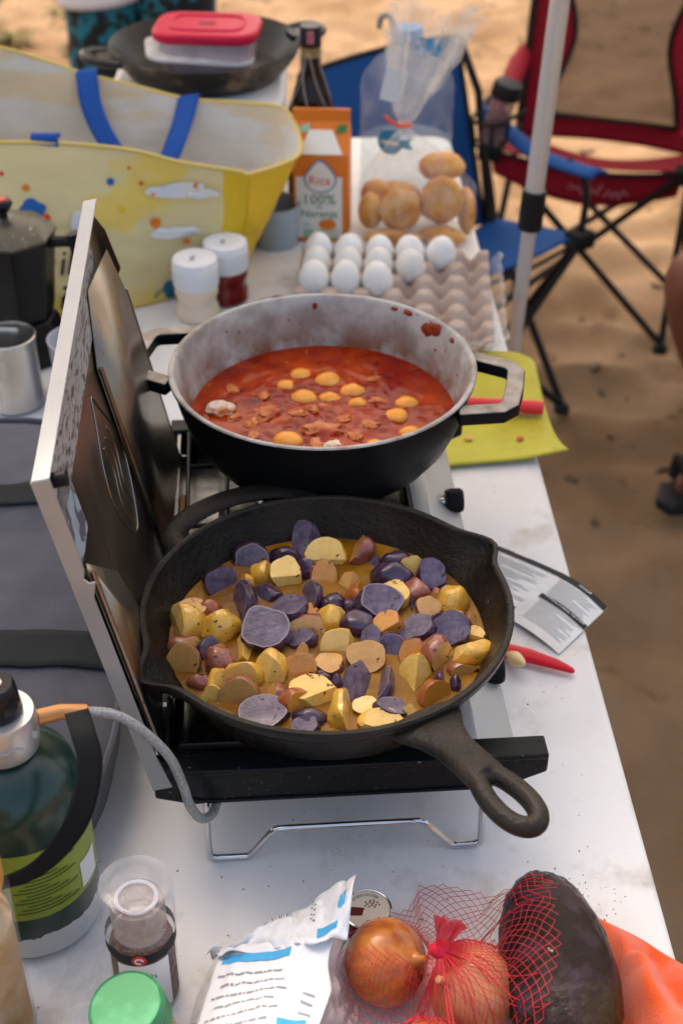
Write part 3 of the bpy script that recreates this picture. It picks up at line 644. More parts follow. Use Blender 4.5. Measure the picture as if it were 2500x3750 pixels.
octo([(.040, .058), (.044, .066), (.0555, .162), (.0565, .166), (0, .166)]).build('upper_chamber', mk_b, mk, sharp=20, bevel=.002)
octo([(.0575, .166), (.0575, .169), (.045, .178), (.020, .186), (0, .188)]).build('lid', mat('moka_lid', (.10, .095, .075), .22, .5, bump=.6, bs=160, speck=[((.3, .3, .28), 190, .68, .72)]), mk, sharp=20)
b = MB(); b.lathe([(0, .186), (.006, .186), (.005, .192), (.010, .198), (.0135, .204), (.011, .209), (0, .2095)], 16, (-.003, 0, 0)); kn = b.build('lid_knob', mk_b, mk)
b = MB(); b.lathe([(0, .2092), (.007, .2088), (.0068, .2104), (0, .2108)], 14, (-.003, 0, 0)); b.build('red_dot', red_p, kn)
b = MB(); b.tube([(.046, 0, .158), (.066, 0, .160), (.080, 0, .162)], [.008, .007, .008], 8); b.tube([(.081, 0, .172), (.085, 0, .15), (.096, 0, .10), (.101, 0, .07)], [.010, .010, .0085, .007], 8, flat=.8); hh = b.build('handle', mk_b, mk)
b = MB(); b.box((.0945, -.001, .150), (.004, .009, .018)); b.build('red_inset', red_p, hh)
b = MB(); b.tube([(-.05, -.058, .0585), (.015, -.066, .0585)], .0035, 8); tag(b.build('spoon', steel, None, (-.395, 1.545, T + .03)), 'steel spoon handle lying against the moka pot', 'spoon')

# ------------------------------------------------------------ sauce bottles and pot lid
def bottle(name, x, y, m, label):
    t = thing(name, label, 'sauce bottle', (x, y, T))
    b = MB(); b.lathe([(0, 0), (.025, 0), (.0285, .004), (.0285, .016), (.0255, .024), (.0255, .028), (.0285, .036), (.0285, .044), (.026, .052), (0, .053)], 40); b.build('bottle_body', m, t)
    b = MB(); b.lathe([(.0275, .046), (.0292, .048), (.0296, .080), (.0285, .0845), (.026, .086), (.012, .0862), (.010, .0855), (0, .0855)], 48); c = b.build('cap', white_plastic, t)
    b = MB()
    for i in range(60):
        a = 2 * pi * i / 60; b.box((.0297 * cos(a), .0297 * sin(a), .062), (.0008, .0012, .024), rz=a)
    q = b.build('cap_ribs', white_plastic, c); q['kind'] = 'stuff'
    b = MB()
    for k in range(4): b.box((-.003 + .001 * (k % 2), -.010 + .0035 * k, .0864), (.006, .0012, .0005), rz=.5 * (k % 2))
    q = b.build('cap_mark', print_grey, c); q['kind'] = 'stuff'
    return t
bottle('mayonnaise_bottle', -.190, 1.682, mat('mayonnaise', (.76, .62, .47), .3, sss=.3, coat=.5), 'white-capped squeeze bottle of pale mayonnaise sauce')
bottle('ketchup_bottle', -.154, 1.731, mat('ketchup', (.20, .012, .012), .2, coat=.5), 'white-capped squeeze bottle of dark red ketchup')
pl = thing('pot_lid', 'dark olive glass pot lid lying behind the stew pot', 'pot lid', (-.082, 1.655, T))
b = MB(); b.lathe([(0, .022), (.03, .020), (.055, .013), (.070, .004), (.072, .001), (.069, .001), (.05, .008), (0, .014)], 48); b.build('dome', mat('olive_glass', (.05, .055, .03), .15), pl)
b = MB(); b.lathe([(0, .02), (.008, .02), (.008, .028), (.014, .032), (.012, .038), (0, .039)], 20); b.build('knob', black_plastic, pl)

# ------------------------------------------------------------ yellow shopping bag
sb = thing('shopping_bag', 'large yellow printed shopping bag with blue handles standing open', 'bag')
pale_y = mat('bag_pale_yellow', (.70, .58, .30), .55, c2=(.76, .55, .13), ns=6.5, lo=.50, hi=.56, nd=3, bump=.5, bs=34)
gus_y = mat('bag_gusset_yellow', (.72, .47, .03), .5, bump=.4, bs=34)
lin_m = mat('bag_lining', (.60, .58, .54), .42, c2=(.62, .50, .34), ns=9, lo=.5, hi=.6, bump=.7, bs=40, stretch=(.6, 1, 2.2))
edge_m = mat('bag_edge_tape', (.66, .50, .15), .6); blue_s = mat('bag_blue_strap', (.006, .075, .34), .7, bump=.5, bs=500)
RIM = [(-.135, 1.752, .912), (-.20, 1.738, .928), (-.27, 1.740, .945), (-.36, 1.745, .952), (-.44, 1.742, .955), (-.56, 1.75, .955), (-.60, 1.82, .97), (-.60, 1.95, .985), (-.55, 1.985, 1.0), (-.478, 1.985, .997), (-.42, 1.985, .98),
       (-.358, 1.985, .958), (-.29, 1.99, .940), (-.223, 1.99, .922), (-.15, 1.985, .918), (-.088, 1.975, .915), (-.062, 1.935, .902), (-.055, 1.885, .892), (-.068, 1.83, .895), (-.118, 1.760, .905)]
BOT = [(-.150, 1.770, T), (-.205, 1.742, T), (-.27, 1.705, T), (-.36, 1.668, T), (-.44, 1.668, T), (-.54, 1.68, T), (-.58, 1.74, T), (-.58, 1.90, T), (-.54, 1.945, T), (-.47, 1.955, T), (-.41, 1.955, T),
       (-.35, 1.955, T), (-.29, 1.955, T), (-.23, 1.955, T), (-.17, 1.95, T), (-.145, 1.93, T), (-.137, 1.88, T), (-.135, 1.83, T), (-.136, 1.80, T), (-.141, 1.778, T)]
RS = smooth_path(RIM, 6, True); BS = smooth_path(BOT, 6, True); nb = len(RS)
cen = Vector((-.33, 1.84, .85))
def bagp(u, v, off=0):
    i = int(round(u * nb)) % nb; p = BS[i].lerp(RS[i], v)
    d = (cen - p); d.z = 0; d.normalize(); k = sin(pi * v) * .5 + .25
    wv = .009 * noise.noise(p * 16) + .006 * abs(noise.noise(p * 30)) + .002 * noise.noise(p * 70)
    return p + d * (off + wv * k) + Vector((0, 0, .002))
b = MB(); b.grid(lambda u, v: bagp(u, v), nb, 36, wrap=True)
b.m = [1 if (i % nb) > nb - 28 or (i % nb) < 2 else 0 for i in range(len(b.f))]
sbo = b.build('outer_shell', [pale_y, gus_y], sb, sharp=80)
b = MB(); b.grid(lambda u, v: bagp(u, v, .0022), nb, 36, wrap=True); b.build('lining', lin_m, sb, sharp=80)
b = MB(); b.tube([Vector(bagp(i / nb, 1)) for i in range(nb)], .0028, 6, closed=True); b.build('rim_tape', edge_m, sb)
b = MB(); b.add([tuple(p + Vector((0, 0, .0015))) for p in BS], [tuple(range(nb))]); b.build('bag_base', pale_y, sb)
i_c = [min(range(nb), key=lambda i: (RS[i] - Vector(q)).length) for q in ((-.118, 1.76, .905),)][0]
b = MB(); b.tube([Vector(bagp(i_c / nb, v / 20)) + Vector((.0, -.001, 0)) for v in range(21)], .0028, 6); b.build('corner_seam', gus_y, sb)
def onbag(x, z, lift=.0015):
    """point of the bag's front wall at world x, height z"""
    best = None
    for i in range(nb):
        v = (z - T) / (RS[i].z - T)
        if not 0 <= v <= 1 or BS[i].lerp(RS[i], v).y > 1.80: continue
        p = Vector(bagp(i / nb, v)); d = abs(p.x - x)
        if best is None or d < best[0]: best = (d, p)
    return best[1] + Vector((0, -lift, .0008)) if best else Vector((x, 1.70, z))
def decal(x, z, rx, rz, m, name='printed_spot', n=18, seed=None, lift=.003):
    b = MB(); rim = []
    for i in range(n):
        a = 2 * pi * i / n; k = 1 + (.35 * noise.noise(Vector((cos(a) * 1.3, sin(a) * 1.3, seed))) if seed else 0)
        X, Zz = x + rx * k * cos(a), z + rz * k * sin(a); q = onbag(X, Zz, lift); rim.append((X, q.y, Zz))
    c0 = onbag(x, z, lift); b.add([(x, c0.y, z)] + rim, [(0, 1 + (i + 1) % n, 1 + i) for i in range(n)]); b.build(name, m, sbo, norm=False)
o_m = mat('print_orange', (.75, .20, .02), .55); r_m = mat('print_red', (.65, .05, .02), .55); bl_m = mat('print_blue', (.01, .11, .36), .55)
ye_m = mat('print_yellow', (.85, .55, .02), .55); cl_m = mat('print_cloud', (.66, .67, .72), .55, c2=(.74, .72, .66), ns=40); te_m = mat('print_teal', (.015, .13, .22), .55)
for x, z, r, m in ((-.243, .852, .0070, o_m), (-.297, .908, .0050, bl_m), (-.258, .905, .0028, r_m), (-.272, .925, .0022, r_m), (-.188, .899, .0042, o_m), (-.243, .889, .0028, o_m), (-.285, .874, .0040, ye_m), (-.405, .903, .0045, o_m), (-.385, .88, .0016, te_m), (-.205, .822, .005, o_m), (-.435, .92, .003, r_m), (-.375, .815, .003, o_m)):
    decal(x, z, r, r * .95, m)
decal(-.215, .894, .042, .0105, cl_m, 'printed_cloud', 24, 3.3); decal(-.180, .887, .022, .006, cl_m, 'printed_cloud', 20, 5.1, .004); decal(-.22, .837, .034, .0070, cl_m, 'printed_cloud', 24, 8.2); decal(-.34, .86, .010, .016, cl_m, 'printed_cloud', 20, 1.2)
decal(-.398, .876, .017, .013, bl_m, 'printed_bird', 20, 2.2); decal(-.382, .868, .006, .004, r_m, 'printed_bird', 12, 4.4, .004)
decal(-.226, .757, .014, .012, te_m, 'printed_shape', 24, 9.7); decal(-.212, .752, .008, .011, te_m, 'printed_shape', 18, 6.7)
def bagtext(s, x, z, size, rot=0, sh=.25):
    p = onbag(x, z, .004); q = onbag(x, z + .03, .004); til = atan2(q.y - p.y, .03)
    text('printed_lettering', s, size, print_black, sbo, TR(x, p.y - .001, z, radians(90) - til, 0, 0) @ Matrix.Rotation(rot, 4, 'Z'), shear=sh)
bagtext('ils', -.352, .812, .046, .08); bagtext('Pe', -.352, .770, .042, .08); bagtext('uita', -.246, .756, .011, .75)
# handles
def ribbon(P, wd, side, name, m, parent):
    P = smooth_path(P, 6); b = MB(); n = len(P)
    b.grid(lambda u, v: P[min(n - 1, int(round(v * (n - 1))))] + Vector(side).normalized() * (u - .5) * wd, 4, n - 1)
    return b.build(name, m, parent, solid=.0022)
SW = .030
ribbon([(-.362, 1.992, .90), (-.360, 1.994, .945), (-.359, 1.988, .966), (-.357, 1.975, .958), (-.352, 1.955, .93), (-.338, 1.935, .90), (-.318, 1.915, .874)], SW, (1, .1, .1), 'handle', blue_s, sb)
ribbon([(-.325, 1.918, .880), (-.312, 1.913, .873), (-.29, 1.90, .866), (-.262, 1.895, .864), (-.240, 1.895, .865)], SW * .75, (.15, .55, .85), 'handle', blue_s, sb)
ribbon([(-.215, 1.990, .86), (-.216, 1.996, .915), (-.217, 1.992, .928), (-.219, 1.982, .922), (-.224, 1.962, .905), (-.233, 1.93, .885), (-.245, 1.90, .862)], SW, (1, 0, .12), 'handle', blue_s, sb)
ribbon([(-.378, 1.748, .935), (-.378, 1.744, .958), (-.378, 1.752, .964), (-.378, 1.765, .955)], .035, (1, 0, 0), 'handle', blue_s, sb)
b = MB(); b.lathe([(0, 0), (.030, 0), (.036, .062), (.0375, .063), (.034, .063), (.0285, .003), (0, .003)], 32)
tag(b.build('plastic_tub', mat('pale_blue_plastic', (.36, .42, .47), .4), None, (-.094, 1.905, T)), 'pale blue-grey plastic tub beside the yellow bag gusset', 'tub')
# ------------------------------------------------------------ cooler box, frying pan, food tubs
cl = thing('cooler_box', 'white cooler box behind the yellow bag carrying a frying pan', 'cooler', (-.215, 2.145, T))
b = MB(); b.prism(rrect(.128, .125, .02), 0, .135); b.build('box_body', white_plastic, cl, bevel=.006)
b = MB(); b.prism(rrect(.131, .128, .02), .137, .165); b.build('lid', white_plastic, cl, bevel=.009, seg=3)
fp = thing('frying_pan', 'soot-stained black frying pan with two loop handles', 'pan', (-.205, 2.150, T + .166), radians(22))
fp_o = mat('sooty_pan', (.022, .019, .017), .42, c2=(.22, .16, .105), ns=26, lo=.50, hi=.66, nd=6, bump=.3, bs=120)
fp_i = mat('pan_coating', (.020, .020, .021), .3)
b = MB(); b.lathe([(0, 0), (.105, 0), (.115, .004), (.136, .030), (.1435, .046), (.1455, .0475), (.1445, .049)], 64); b.build('outer_wall', fp_o, fp)
b = MB(); b.lathe([(.1445, .049), (.1415, .046), (.133, .029), (.111, .006), (0, .005)], 64); b.build('inner_wall', fp_i, fp)
for s in (-1, 1):
    b = MB(); b.tube(smooth_path([(s * .139, -.034, .040), (s * .165, -.030, .045), (s * .182, -.014, .048), (s * .182, .014, .048), (s * .165, .030, .045), (s * .139, .034, .040)], 5), .0085, 10, flat=.7, up=(0, 0, 1))
    b.box((s * .150, 0, .040), (.030, .034, .012)); b.build('handle', mat('pan_handle', (.015, .013, .012), .35), fp)
rl = mat('raspberry_lid', (.56, .012, .055), .4); cp = film('clear_tub', (.80, .74, .78), .38, .3, .1, 20)
fc = thing('food_container', 'clear food tub with raspberry red lid inside the frying pan', 'food container', (-.200, 2.148, T + .180), radians(-5))
def tub(b, hx, hy, r, zs):
    rings = []
    for s, z in zs:
        O = rrect(hx * s, hy * s, r * s); rings.append(len(b.v)); b.v += [(x, y, z) for x, y in O]
    n = len(O)
    for A, B in zip(rings, rings[1:]):
        for i in range(n): b.f.append([A + i, A + (i + 1) % n, B + (i + 1) % n, B + i]); b.m.append(0)
    b.f.append([rings[0] + i for i in range(n)]); b.m.append(0); return b
b = tub(MB(), .075, .055, .03, [(.84, 0), (.88, .003), (.98, .048)]); b.build('tub_wall', cp, fc)
b = MB(); b.prism(rrect(.066, .047, .026), .004, .030); b.build('tub_contents', mat('pink_food', (.55, .30, .33), .6, c2=(.62, .45, .45), ns=40), fc)
b = MB(); b.prism(rrect(.079, .059, .034), .046, .062); lo_ = b.build('lid', rl, fc, bevel=.005, seg=3)
b = MB(); b.tube([(x, y, .0625) for x, y in rrect(.055, .036, .022)], .0022, 8, closed=True); b.build('lid_ridge', rl, lo_)
b = MB(); b.box((.0, 0, .0625), (.024, .010, .0012)); b.build('lid_emblem', mat('emblem_dark', (.20, .03, .05), .5), lo_)
b = MB(); b.prism(rrect(.080, .058, .03), 0, .004); b.v = [(x, y, z + .0045 * (x < -.05)) for x, y, z in b.v]
tag(b.build('shallow_container', film('clear_lid_plastic', (.9, .9, .92), .55, .25, .2, 40), None, (-.214, 2.135, T + .2005), (0, radians(4), radians(8))), 'shallow clear container wedged under the raspberry-lidded tub', 'food container')

# ------------------------------------------------------------ egg tray and eggs
tray_pulp = mat('egg_tray_pulp', (.52, .41, .345), .95, c2=(.45, .335, .27), ns=40, bump=.8, bs=220, spec=.1)
ET = Vector((.068, 1.692, T)); PT = .0420; NC, NR = 6, 6
b = MB()
def trayf(u, v):
    x = (u - .5) * PT * (NC + .15); y = (v - .5) * PT * (NR + .15)
    cx = cos(2 * pi * (x / PT)); cyy = cos(2 * pi * (y / PT))
    h = .5 * (cx + cyy); z = .017 + .014 * (1 if h > .55 else h / .55 if h > -.7 else -.7 / .55) + .0012 * noise.noise(Vector((x * 90, y * 90, 0)))
    return (x, y, max(.001, z))
b.grid(trayf, 96, 96); b.build('egg_tray', tray_pulp, None, ET, (0, 0, radians(-3)), sharp=70, solid=.0016, norm=False)
eto = bpy.data.objects['egg_tray']; tag(eto, 'beige pulp egg tray with a dozen eggs at its far end', 'egg tray')
egg_ms = [mat('egg_shell', (.80 - .03 * q, .79 - .04 * q, .77 - .055 * q), .45, sss=.1, bump=.1, bs=300) for q in range(3)]
egg_m = mat('egg_shell', (.83, .82, .80), .45, sss=.1, bump=.05, bs=300)
b = MB(); n = 20; prof = [(0, -.0265)] + [(.0206 * sin(pi * k / n) ** .9 * (1 + .10 * cos(pi * k / n)), -.0265 * cos(pi * k / n)) for k in range(1, n)] + [(0, .0265)]
b.lathe([(r * (1 - .12 * (1 if z < 0 else 0) * abs(z) / .0265), z) for r, z in prof], 28)
egg_me = None; Rz = Matrix.Rotation(radians(-3), 3, 'Z')
for c in range(5):
    for r in range((3, 3, 3, 2, 1)[c]):
        p = ET + Rz @ Vector(((c - 2.5) * PT, (2.5 - r) * PT, 0)) + Vector((random.uniform(-.001, .001), 0, .036))
        if egg_me is None: o = b.build('egg', egg_m, None, p); egg_me = o.data
        else: o = link('egg', egg_me, None, p)
        o.rotation_euler = (random.uniform(-.2, .2), random.uniform(-.2, .2), c)
        o.material_slots[0].link = 'OBJECT'; o.material_slots[0].material = egg_ms[(c * 3 + r * 2) % 3]; o.scale = (random.uniform(.96, 1.04),) * 2 + (random.uniform(.97, 1.05),)
        tag(o, 'white egg alone in its row of the tray' if c == 4 else 'white egg in the %s of the tray, %s' % (('outer three-egg row', 'middle three-egg row', 'inner three-egg row', 'two-egg row')[c], ('nearest the juice carton', 'second in line', 'nearest the stew pot')[r]), 'egg', 'eggs in the tray')
wrap = film('crinkled_wrap', (.93, .92, .91), .16, .12, .9, 70)
b = MB()
def wrapf(u, v):
    L1 = .255 * 2 - .06; s = u * .44                        # follows the right side, then the near side of the tray
    if s < .25: x, y = .128 + .012 * sin(v * 3) , .125 - s
    else: x, y = .128 - (s - .25), -.127
    q = Vector((s * 40, v * 6, 0)); dn = noise.noise(q) * .006 + noise.noise(q * 2.7) * .003; z = .003 + .030 * sin(min(1, v * 1.1) * pi * .62)
    ox = (v - .5) * .030 + dn
    return (x + (ox if s < .25 else dn), y - (ox if s >= .25 else dn), z + dn * .6)
b.grid(wrapf, 120, 14); tag(b.build('plastic_wrap', wrap, None, ET, (0, 0, radians(-3)), norm=False, sharp=20), 'crinkled clear plastic wrap torn back along the egg tray', 'wrap')

# ------------------------------------------------------------ juice carton
jc = thing('juice_carton', 'orange and white gable-top carton of orange juice', 'carton', (-.028, 1.948, T), radians(-3))
car_o = mat('carton_orange', (.72, .19, .025), .4); car_w = mat('carton_white', (.74, .72, .66), .4); grn = mat('carton_green', (.035, .17, .05), .5); gr2 = mat('carton_pale_green', (.30, .48, .32), .5)
b = MB(); h = .0405; b.box((0, 0, .066), (.081, .081, .132)); b.build('carton_body', car_o, jc, bevel=.003)
b = MB(); b.add([(-h, -h, .132), (h, -h, .132), (h, h, .132), (-h, h, .132), (-h, 0, .170), (h, 0, .170)], [(0, 1, 5, 4), (2, 3, 4, 5), (1, 2, 5), (3, 0, 4)]); gb = b.build('gable', car_o, jc)
b = MB(); b.box((0, 0, .177), (.081, .004, .016)); b.build('gable_seal', car_o, gb)
F_ = lambda x, z, o=.0: TR(x, -.0408 - o, z, radians(90), 0, 0)
b = MB(); b.box((-.002, -.0409, .054), (.066, .0006, .092)); fpn = b.build('front_panel', car_w, jc)
b = MB(); b.add([(-.032, -h - .0004, .1334), (.032, -h - .0004, .1334), (.016, -.0135, .1590), (-.016, -.0135, .1590)], [(0, 1, 2, 3)]); b.build('gable_panel', car_w, gb)
for x0, m in ((-.030, gr2), (.022, grn)):
    b = MB(); b.add([(x0, -.0180, .1545), (x0 + .014, -.0150, .1575), (x0 + .014, -.0060, .1660), (x0, -.0090, .1630)], [(0, 1, 2, 3)]); b.build('gable_print', m, gb)
def drop(s, n=28): return [(s * sin(2 * pi * i / n) * (1 - .12 * max(0, cos(2 * pi * i / n))), s * (.92 * cos(2 * pi * i / n) + (.32 * max(0, cos(2 * pi * i / n)) ** 8))) for i in range(n)]
for s, m, o in ((.0235, mat('logo_blue', (.03, .06, .26), .5, c2=(.35, .40, .5), ns=25), .0010), (.0208, car_w, .0016)):
    b = MB(); b.prism(drop(s), 0, .0004, M=F_(.0, .098, o)); b.build('drop_emblem', m, fpn)
text('brand_lettering', 'Rica', .020, mat('logo_red', (.65, .06, .04), .5), fpn, F_(-.001, .0955, .0024), sx=.95)
text('hundred_lettering', '100%', .0215, grn, fpn, F_(-.002, .0660, .0010), sx=1.05)
text('lettering', 'de', .009, grn, fpn, F_(-.002, .0555, .0010)); text('naranja_lettering', 'Naranja', .0165, grn, fpn, F_(-.002, .0445, .0010), sx=1.02)
b = MB(); b.prism([(.0125 * cos(a * pi / 9) * (1 + .08 * sin(a * 3)), .0085 * sin(a * pi / 9)) for a in range(18)], 0, .0004, M=F_(.010, .0285, .001)); b.build('printed_orange', car_o, fpn)
text('lettering', '100%', .006, mat('small_blue', (.1, .12, .3), .5), fpn, F_(-.021, .027, .001))
b = MB(); b.box((-.018, -.0414, .0145), (.014, .0004, .014)); b.build('green_seal', gr2, fpn)
for i in range(4):
    b = MB(); b.box((.012, -.0414, .0195 - .0042 * i), (.030 - .006 * (i % 2), .0004, .0016)); b.build('text_line', gr2, fpn)

# ------------------------------------------------------------ netted rum bottle, water jug
rb = thing('rum_bottle', 'dark brown glass bottle in white netting behind the juice carton', 'bottle', (-.044, 2.032, T))
b = MB(); b.lathe([(0, 0), (.034, 0), (.037, .004), (.037, .135), (.034, .155), (.022, .190), (.0152, .212), (.0142, .245), (.0152, .247), (0, .248)], 40); b.build('glass', mat('brown_glass', (.012, .005, .003), .12, spec=.25), rb)
b = MB(); b.lathe([(0, .275), (.0145, .275), (.0155, .272), (.0155, .247), (0, .247)], 28); cpo = b.build('cap', mat('cap_black', (.012, .012, .02), .35), rb)
b = MB(); b.box((0, -.0156, .262), (.010, .0008, .018)); b.build('cap_seal', mat('cap_seal', (.35, .18, .24), .5, c2=(.45, .05, .06), ns=180), cpo)
b = MB(); b.lathe([(.0152, .232), (.0156, .232), (.0150, .246), (.0146, .246)], 24); b.build('neck_band', mat('neck_band', (.22, .15, .06), .45), rb)
nm = mat('white_net', (.62, .60, .58), .7); b = MB()
def rbr(z): 
    if z < .135: return .0375
    if z < .19: return .0375 - (z - .135) / .055 * .015
    return max(.0150, .0225 - (z - .19) / .03 * .0072)
for i in range(3):
    for s in (-1, 1): b.tube([((rbr(.02 + .22 * t / 24) + .0008) * cos(2 * pi * i / 7 + s * t / 24 * 2.6), (rbr(.02 + .22 * t / 24) + .0008) * sin(2 * pi * i / 7 + s * t / 24 * 2.6), .02 + .22 * t / 24) for t in range(25)], .00045, 5)
q = b.build('netting', nm, rb); q['kind'] = 'stuff'
wj = thing('water_jug', 'clear ribbed plastic water jug with blue cap and blue label', 'water jug', (.098, 2.085, T))
jug_m = film('clear_pet', (.86, .90, .93), .13, .06, .2, 25)
pr = [(0, .002), (.066, .0), (.070, .005)] + [(.071 - .0022 * (k % 2), .012 + k * .0105) for k in range(14)] + [(.0715, .168), (.066, .186), (.052, .205), (.033, .222), (.019, .230), (.0175, .236)]
b = MB(); b.lathe(pr, 48); b.build('jug_wall', jug_m, wj)
b = MB(); b.lathe([(0, .256), (.0195, .256), (.0205, .254), (.0205, .234), (.019, .234)], 30); b.build('cap', mat('cap_blue', (.03, .22, .50), .4), wj)
b = MB(); b.lathe([(0, .004), (.0665, .004), (.0685, .012), (.0685, .085), (0, .085)], 40); b.build('water', film('water', (.88, .93, .95), .08, .05, .05, 8), wj)
fish = mat('label_cyan', (.02, .27, .48), .4); b = MB(); Vv = []
FO = [(.020 * cos(2 * pi * i / 20), .019 * sin(2 * pi * i / 20)) for i in range(20)]
for (x, z) in FO:
    th = radians(-112) + x / .0725; Vv.append((.0725 * cos(th), .0725 * sin(th), .108 + z))
b.add(Vv, [tuple(range(20))]); 
Vv = [(.0727 * cos(radians(-112) + x / .0725), .0727 * sin(radians(-112) + x / .0725), .108 + z) for x, z in ((.014, .005), (.034, .010), (.030, -.0), (.036, -.011), (.014, -.007))]
b.add(Vv, [(0, 1, 2), (0, 2, 4), (2, 3, 4)]); b.build('fish_label', fish, wj, norm=False)
b = MB(); b.grid(lambda u, v: (.0729 * cos(radians(-123 + 22 * u)), .0729 * sin(radians(-123 + 22 * u)), .105 + .005 * v), 6, 1); b.build('label_stripe', print_white, wj, norm=False)

# ------------------------------------------------------------ bag of bread rolls
bun_m = mat('bread_crust', (.74, .39, .12), .45, c2=(.52, .18, .035), ns=30, lo=.45, hi=.65, sss=.15, bump=.2, bs=120)
BB = Vector((.110, 1.942, T))
bun_d = mat('bread_crust_dark', (.60, .25, .055), .45, c2=(.74, .42, .15), ns=40, lo=.4, hi=.65, sss=.1, bump=.3, bs=90)
for i, (x, y, z, rx, ry, rz, a, t) in enumerate(((-.026, -.034, .050, .031, .015, .034, .05, .15), (.034, -.030, .064, .032, .015, .037, -.12, .1), (-.068, -.022, .044, .017, .022, .029, .3, .2), (-.044, -.046, .0130, .034, .011, .0125, .08, 0), (.034, -.045, .0150, .033, .013, .0145, -.2, .2), (-.004, -.050, .012, .012, .007, .011, .4, .4), (.071, -.014, .040, .012, .028, .036, .2, 0), (.034, .010, .098, .034, .022, .020, 0, .3), (-.028, .016, .040, .036, .026, .034, .3, 0), (.038, .026, .036, .036, .022, .032, 0, .2), (-.058, .012, .052, .024, .02, .026, -.3, .3))):
    V, F = blob((rx, ry, rz), i + 5, .10, 3, 1.6); b = MB(); b.add(V, F)
    o = b.build('bread_roll', (bun_m, bun_d)[i % 3 == 1], None, BB + Vector((x, y, z)), (t, 0, a)); tag(o, 'golden brown bread roll inside the tied clear bag', 'bread roll', 'bread rolls in the clear bag')
bg_m = film('bread_bag_film', (.95, .93, .90), .24, .07, 1.0, 40)
bb = thing('bread_bag', 'clear plastic bread bag gathered with a red twist tie', 'bread bag', BB)
def bagf(u, v):
    a = 2 * pi * u
    if v < .5:
        t = v / .5; e = 3.2 - 1.0 * t; ca_, sa_ = cos(a), sin(a); k = (abs(ca_) ** e + abs(sa_) ** e) ** (-1 / e)
        s = 1 if t < .42 else max(.055, 1 - ((t - .42) / .58) ** 1.15); s *= .97 + .03 * min(1, t * 8)
        z = .002 + .162 * t; cx = -.022 * max(0, (t - .4) / .6); rx, ry = .085 * s, .058 * s
        ple = 1 + .10 * sin(a * 11) * max(0, (t - .35) / .65)
    else:
        t = (v - .5) / .5; k = 1; s = .055 + .60 * t ** .8; z = .164 + .150 * t - .02 * sin(a * 2) * t; cx = -.022 + .040 * t; rx, ry = .078 * s + .004, .034 * s + .004
        ple = 1 + .22 * sin(a * 9 + 2) * min(1, t * 3) + .10 * sin(a * 17) * min(1, t * 2)
        ca_, sa_ = cos(a), sin(a)
    p = Vector((cx + ca_ * k * rx * ple, sa_ * k * ry * ple, z)); q = p * 34
    return p + Vector((noise.noise(q), noise.noise(q + Vector((9, 0, 0))), .4 * noise.noise(q + Vector((0, 7, 0))))) * (.0035 if v > .03 else 0)
b = MB(); b.grid(lambda u, v: bagf(u, v * .44), 132, 32, wrap=True); b.build('bag_film', film('bread_bag_clear', (.95, .93, .90), .10, .05, 1.0, 50), bb, sharp=25, norm=False)
b = MB(); b.grid(lambda u, v: bagf(u, .44 + .56 * v), 132, 40, wrap=True); b.build('gathered_neck', bg_m, bb, sharp=25, norm=False)
b = MB(); b.tube([(-.022 + .0085 * cos(2 * pi * i / 16), .0075 * sin(2 * pi * i / 16), .1635) for i in range(16)], .0022, 8, closed=True)
b.tube(smooth_path([(-.028, -.007, .164), (-.038, -.010, .170), (-.050, -.010, .180)], 4), .0026, 8); b.build('twist_tie', mat('red_tie', (.75, .09, .03), .5), bb)
b = MB(); b.grid(lambda u, v: (-.010 + .034 * u, -.022 + .004 * sin(u * 6), .268 + .024 * v), 6, 4); b.build('printed_patch', mat('patch_blue', (.06, .27, .50), .4, c2=(.5, .6, .7), ns=80, lo=.5, hi=.6), bb)
b = MB(); b.grid(lambda u, v: (-.058 + .030 * u + .01 * v, -.012 + .006 * u, .205 + .045 * v - .01 * u), 6, 4); b.build('paper_slip', mat('paper_slip', (.62, .66, .72), .6), bb)
# ------------------------------------------------------------ cutting mat and knife
mat_g = mat('mat_lime', (.50, .46, .045), .5, c2=(.42, .36, .03), ns=14, lo=.4, hi=.65, speck=[((.10, .12, .03), 26, .64, .74, 6)], bump=.15, bs=120)
b = MB()
def matf(u, v):
    x0, x1 = .005, .243; y0, y1 = 1.305 + .030 * u, 1.585
    x = x0 + (x1 - x0) * u + .012 * (1 - v) ** 6 * u; y = y0 + (y1 - y0) * v
    if u > .86 and v > .86:                                  # rounded far corner
        du, dv = (u - .86) / .14, (v - .86) / .14; r = max(1, hypot(du, dv)); x -= (1 - 1 / r) * du * .033; y -= (1 - 1 / r) * dv * .038
    z = .0025 + .010 * max(0, u - .35) * (1 - v) ** 3 * 1.6 + .006 * max(0, u - .8) * 5 * (1 - v) ** 8 + .002 * sin(u * 5)
    return (x, y, T + z)
b.grid(matf, 40, 40); tag(b.build('cutting_mat', mat_g, None, solid=.0016, norm=False), 'flexible lime green cutting mat curling over the table edge', 'cutting mat')
kn = thing('kitchen_knife', 'kitchen knife with bright red handle lying on the lime mat', 'knife')
red_h = mat('knife_red', (.66, .035, .045), .38)
b = MB(); b.tube([(.128, 1.444, .7535), (.150, 1.440, .7535), (.200, 1.434, .754), (.230, 1.429, .754), (.238, 1.4275, .754)], [.0075, .009, .0095, .0105, .0095], 14, flat=.72, up=(0, 0, 1)); b.build('handle', red_h, kn, bevel=.001)
b = MB(); b.prism([(.130, 1.436), (.130, 1.450), (.02, 1.466), (.0, 1.462), (.02, 1.453)], .7505, .7520); b.build('blade', steel, kn)
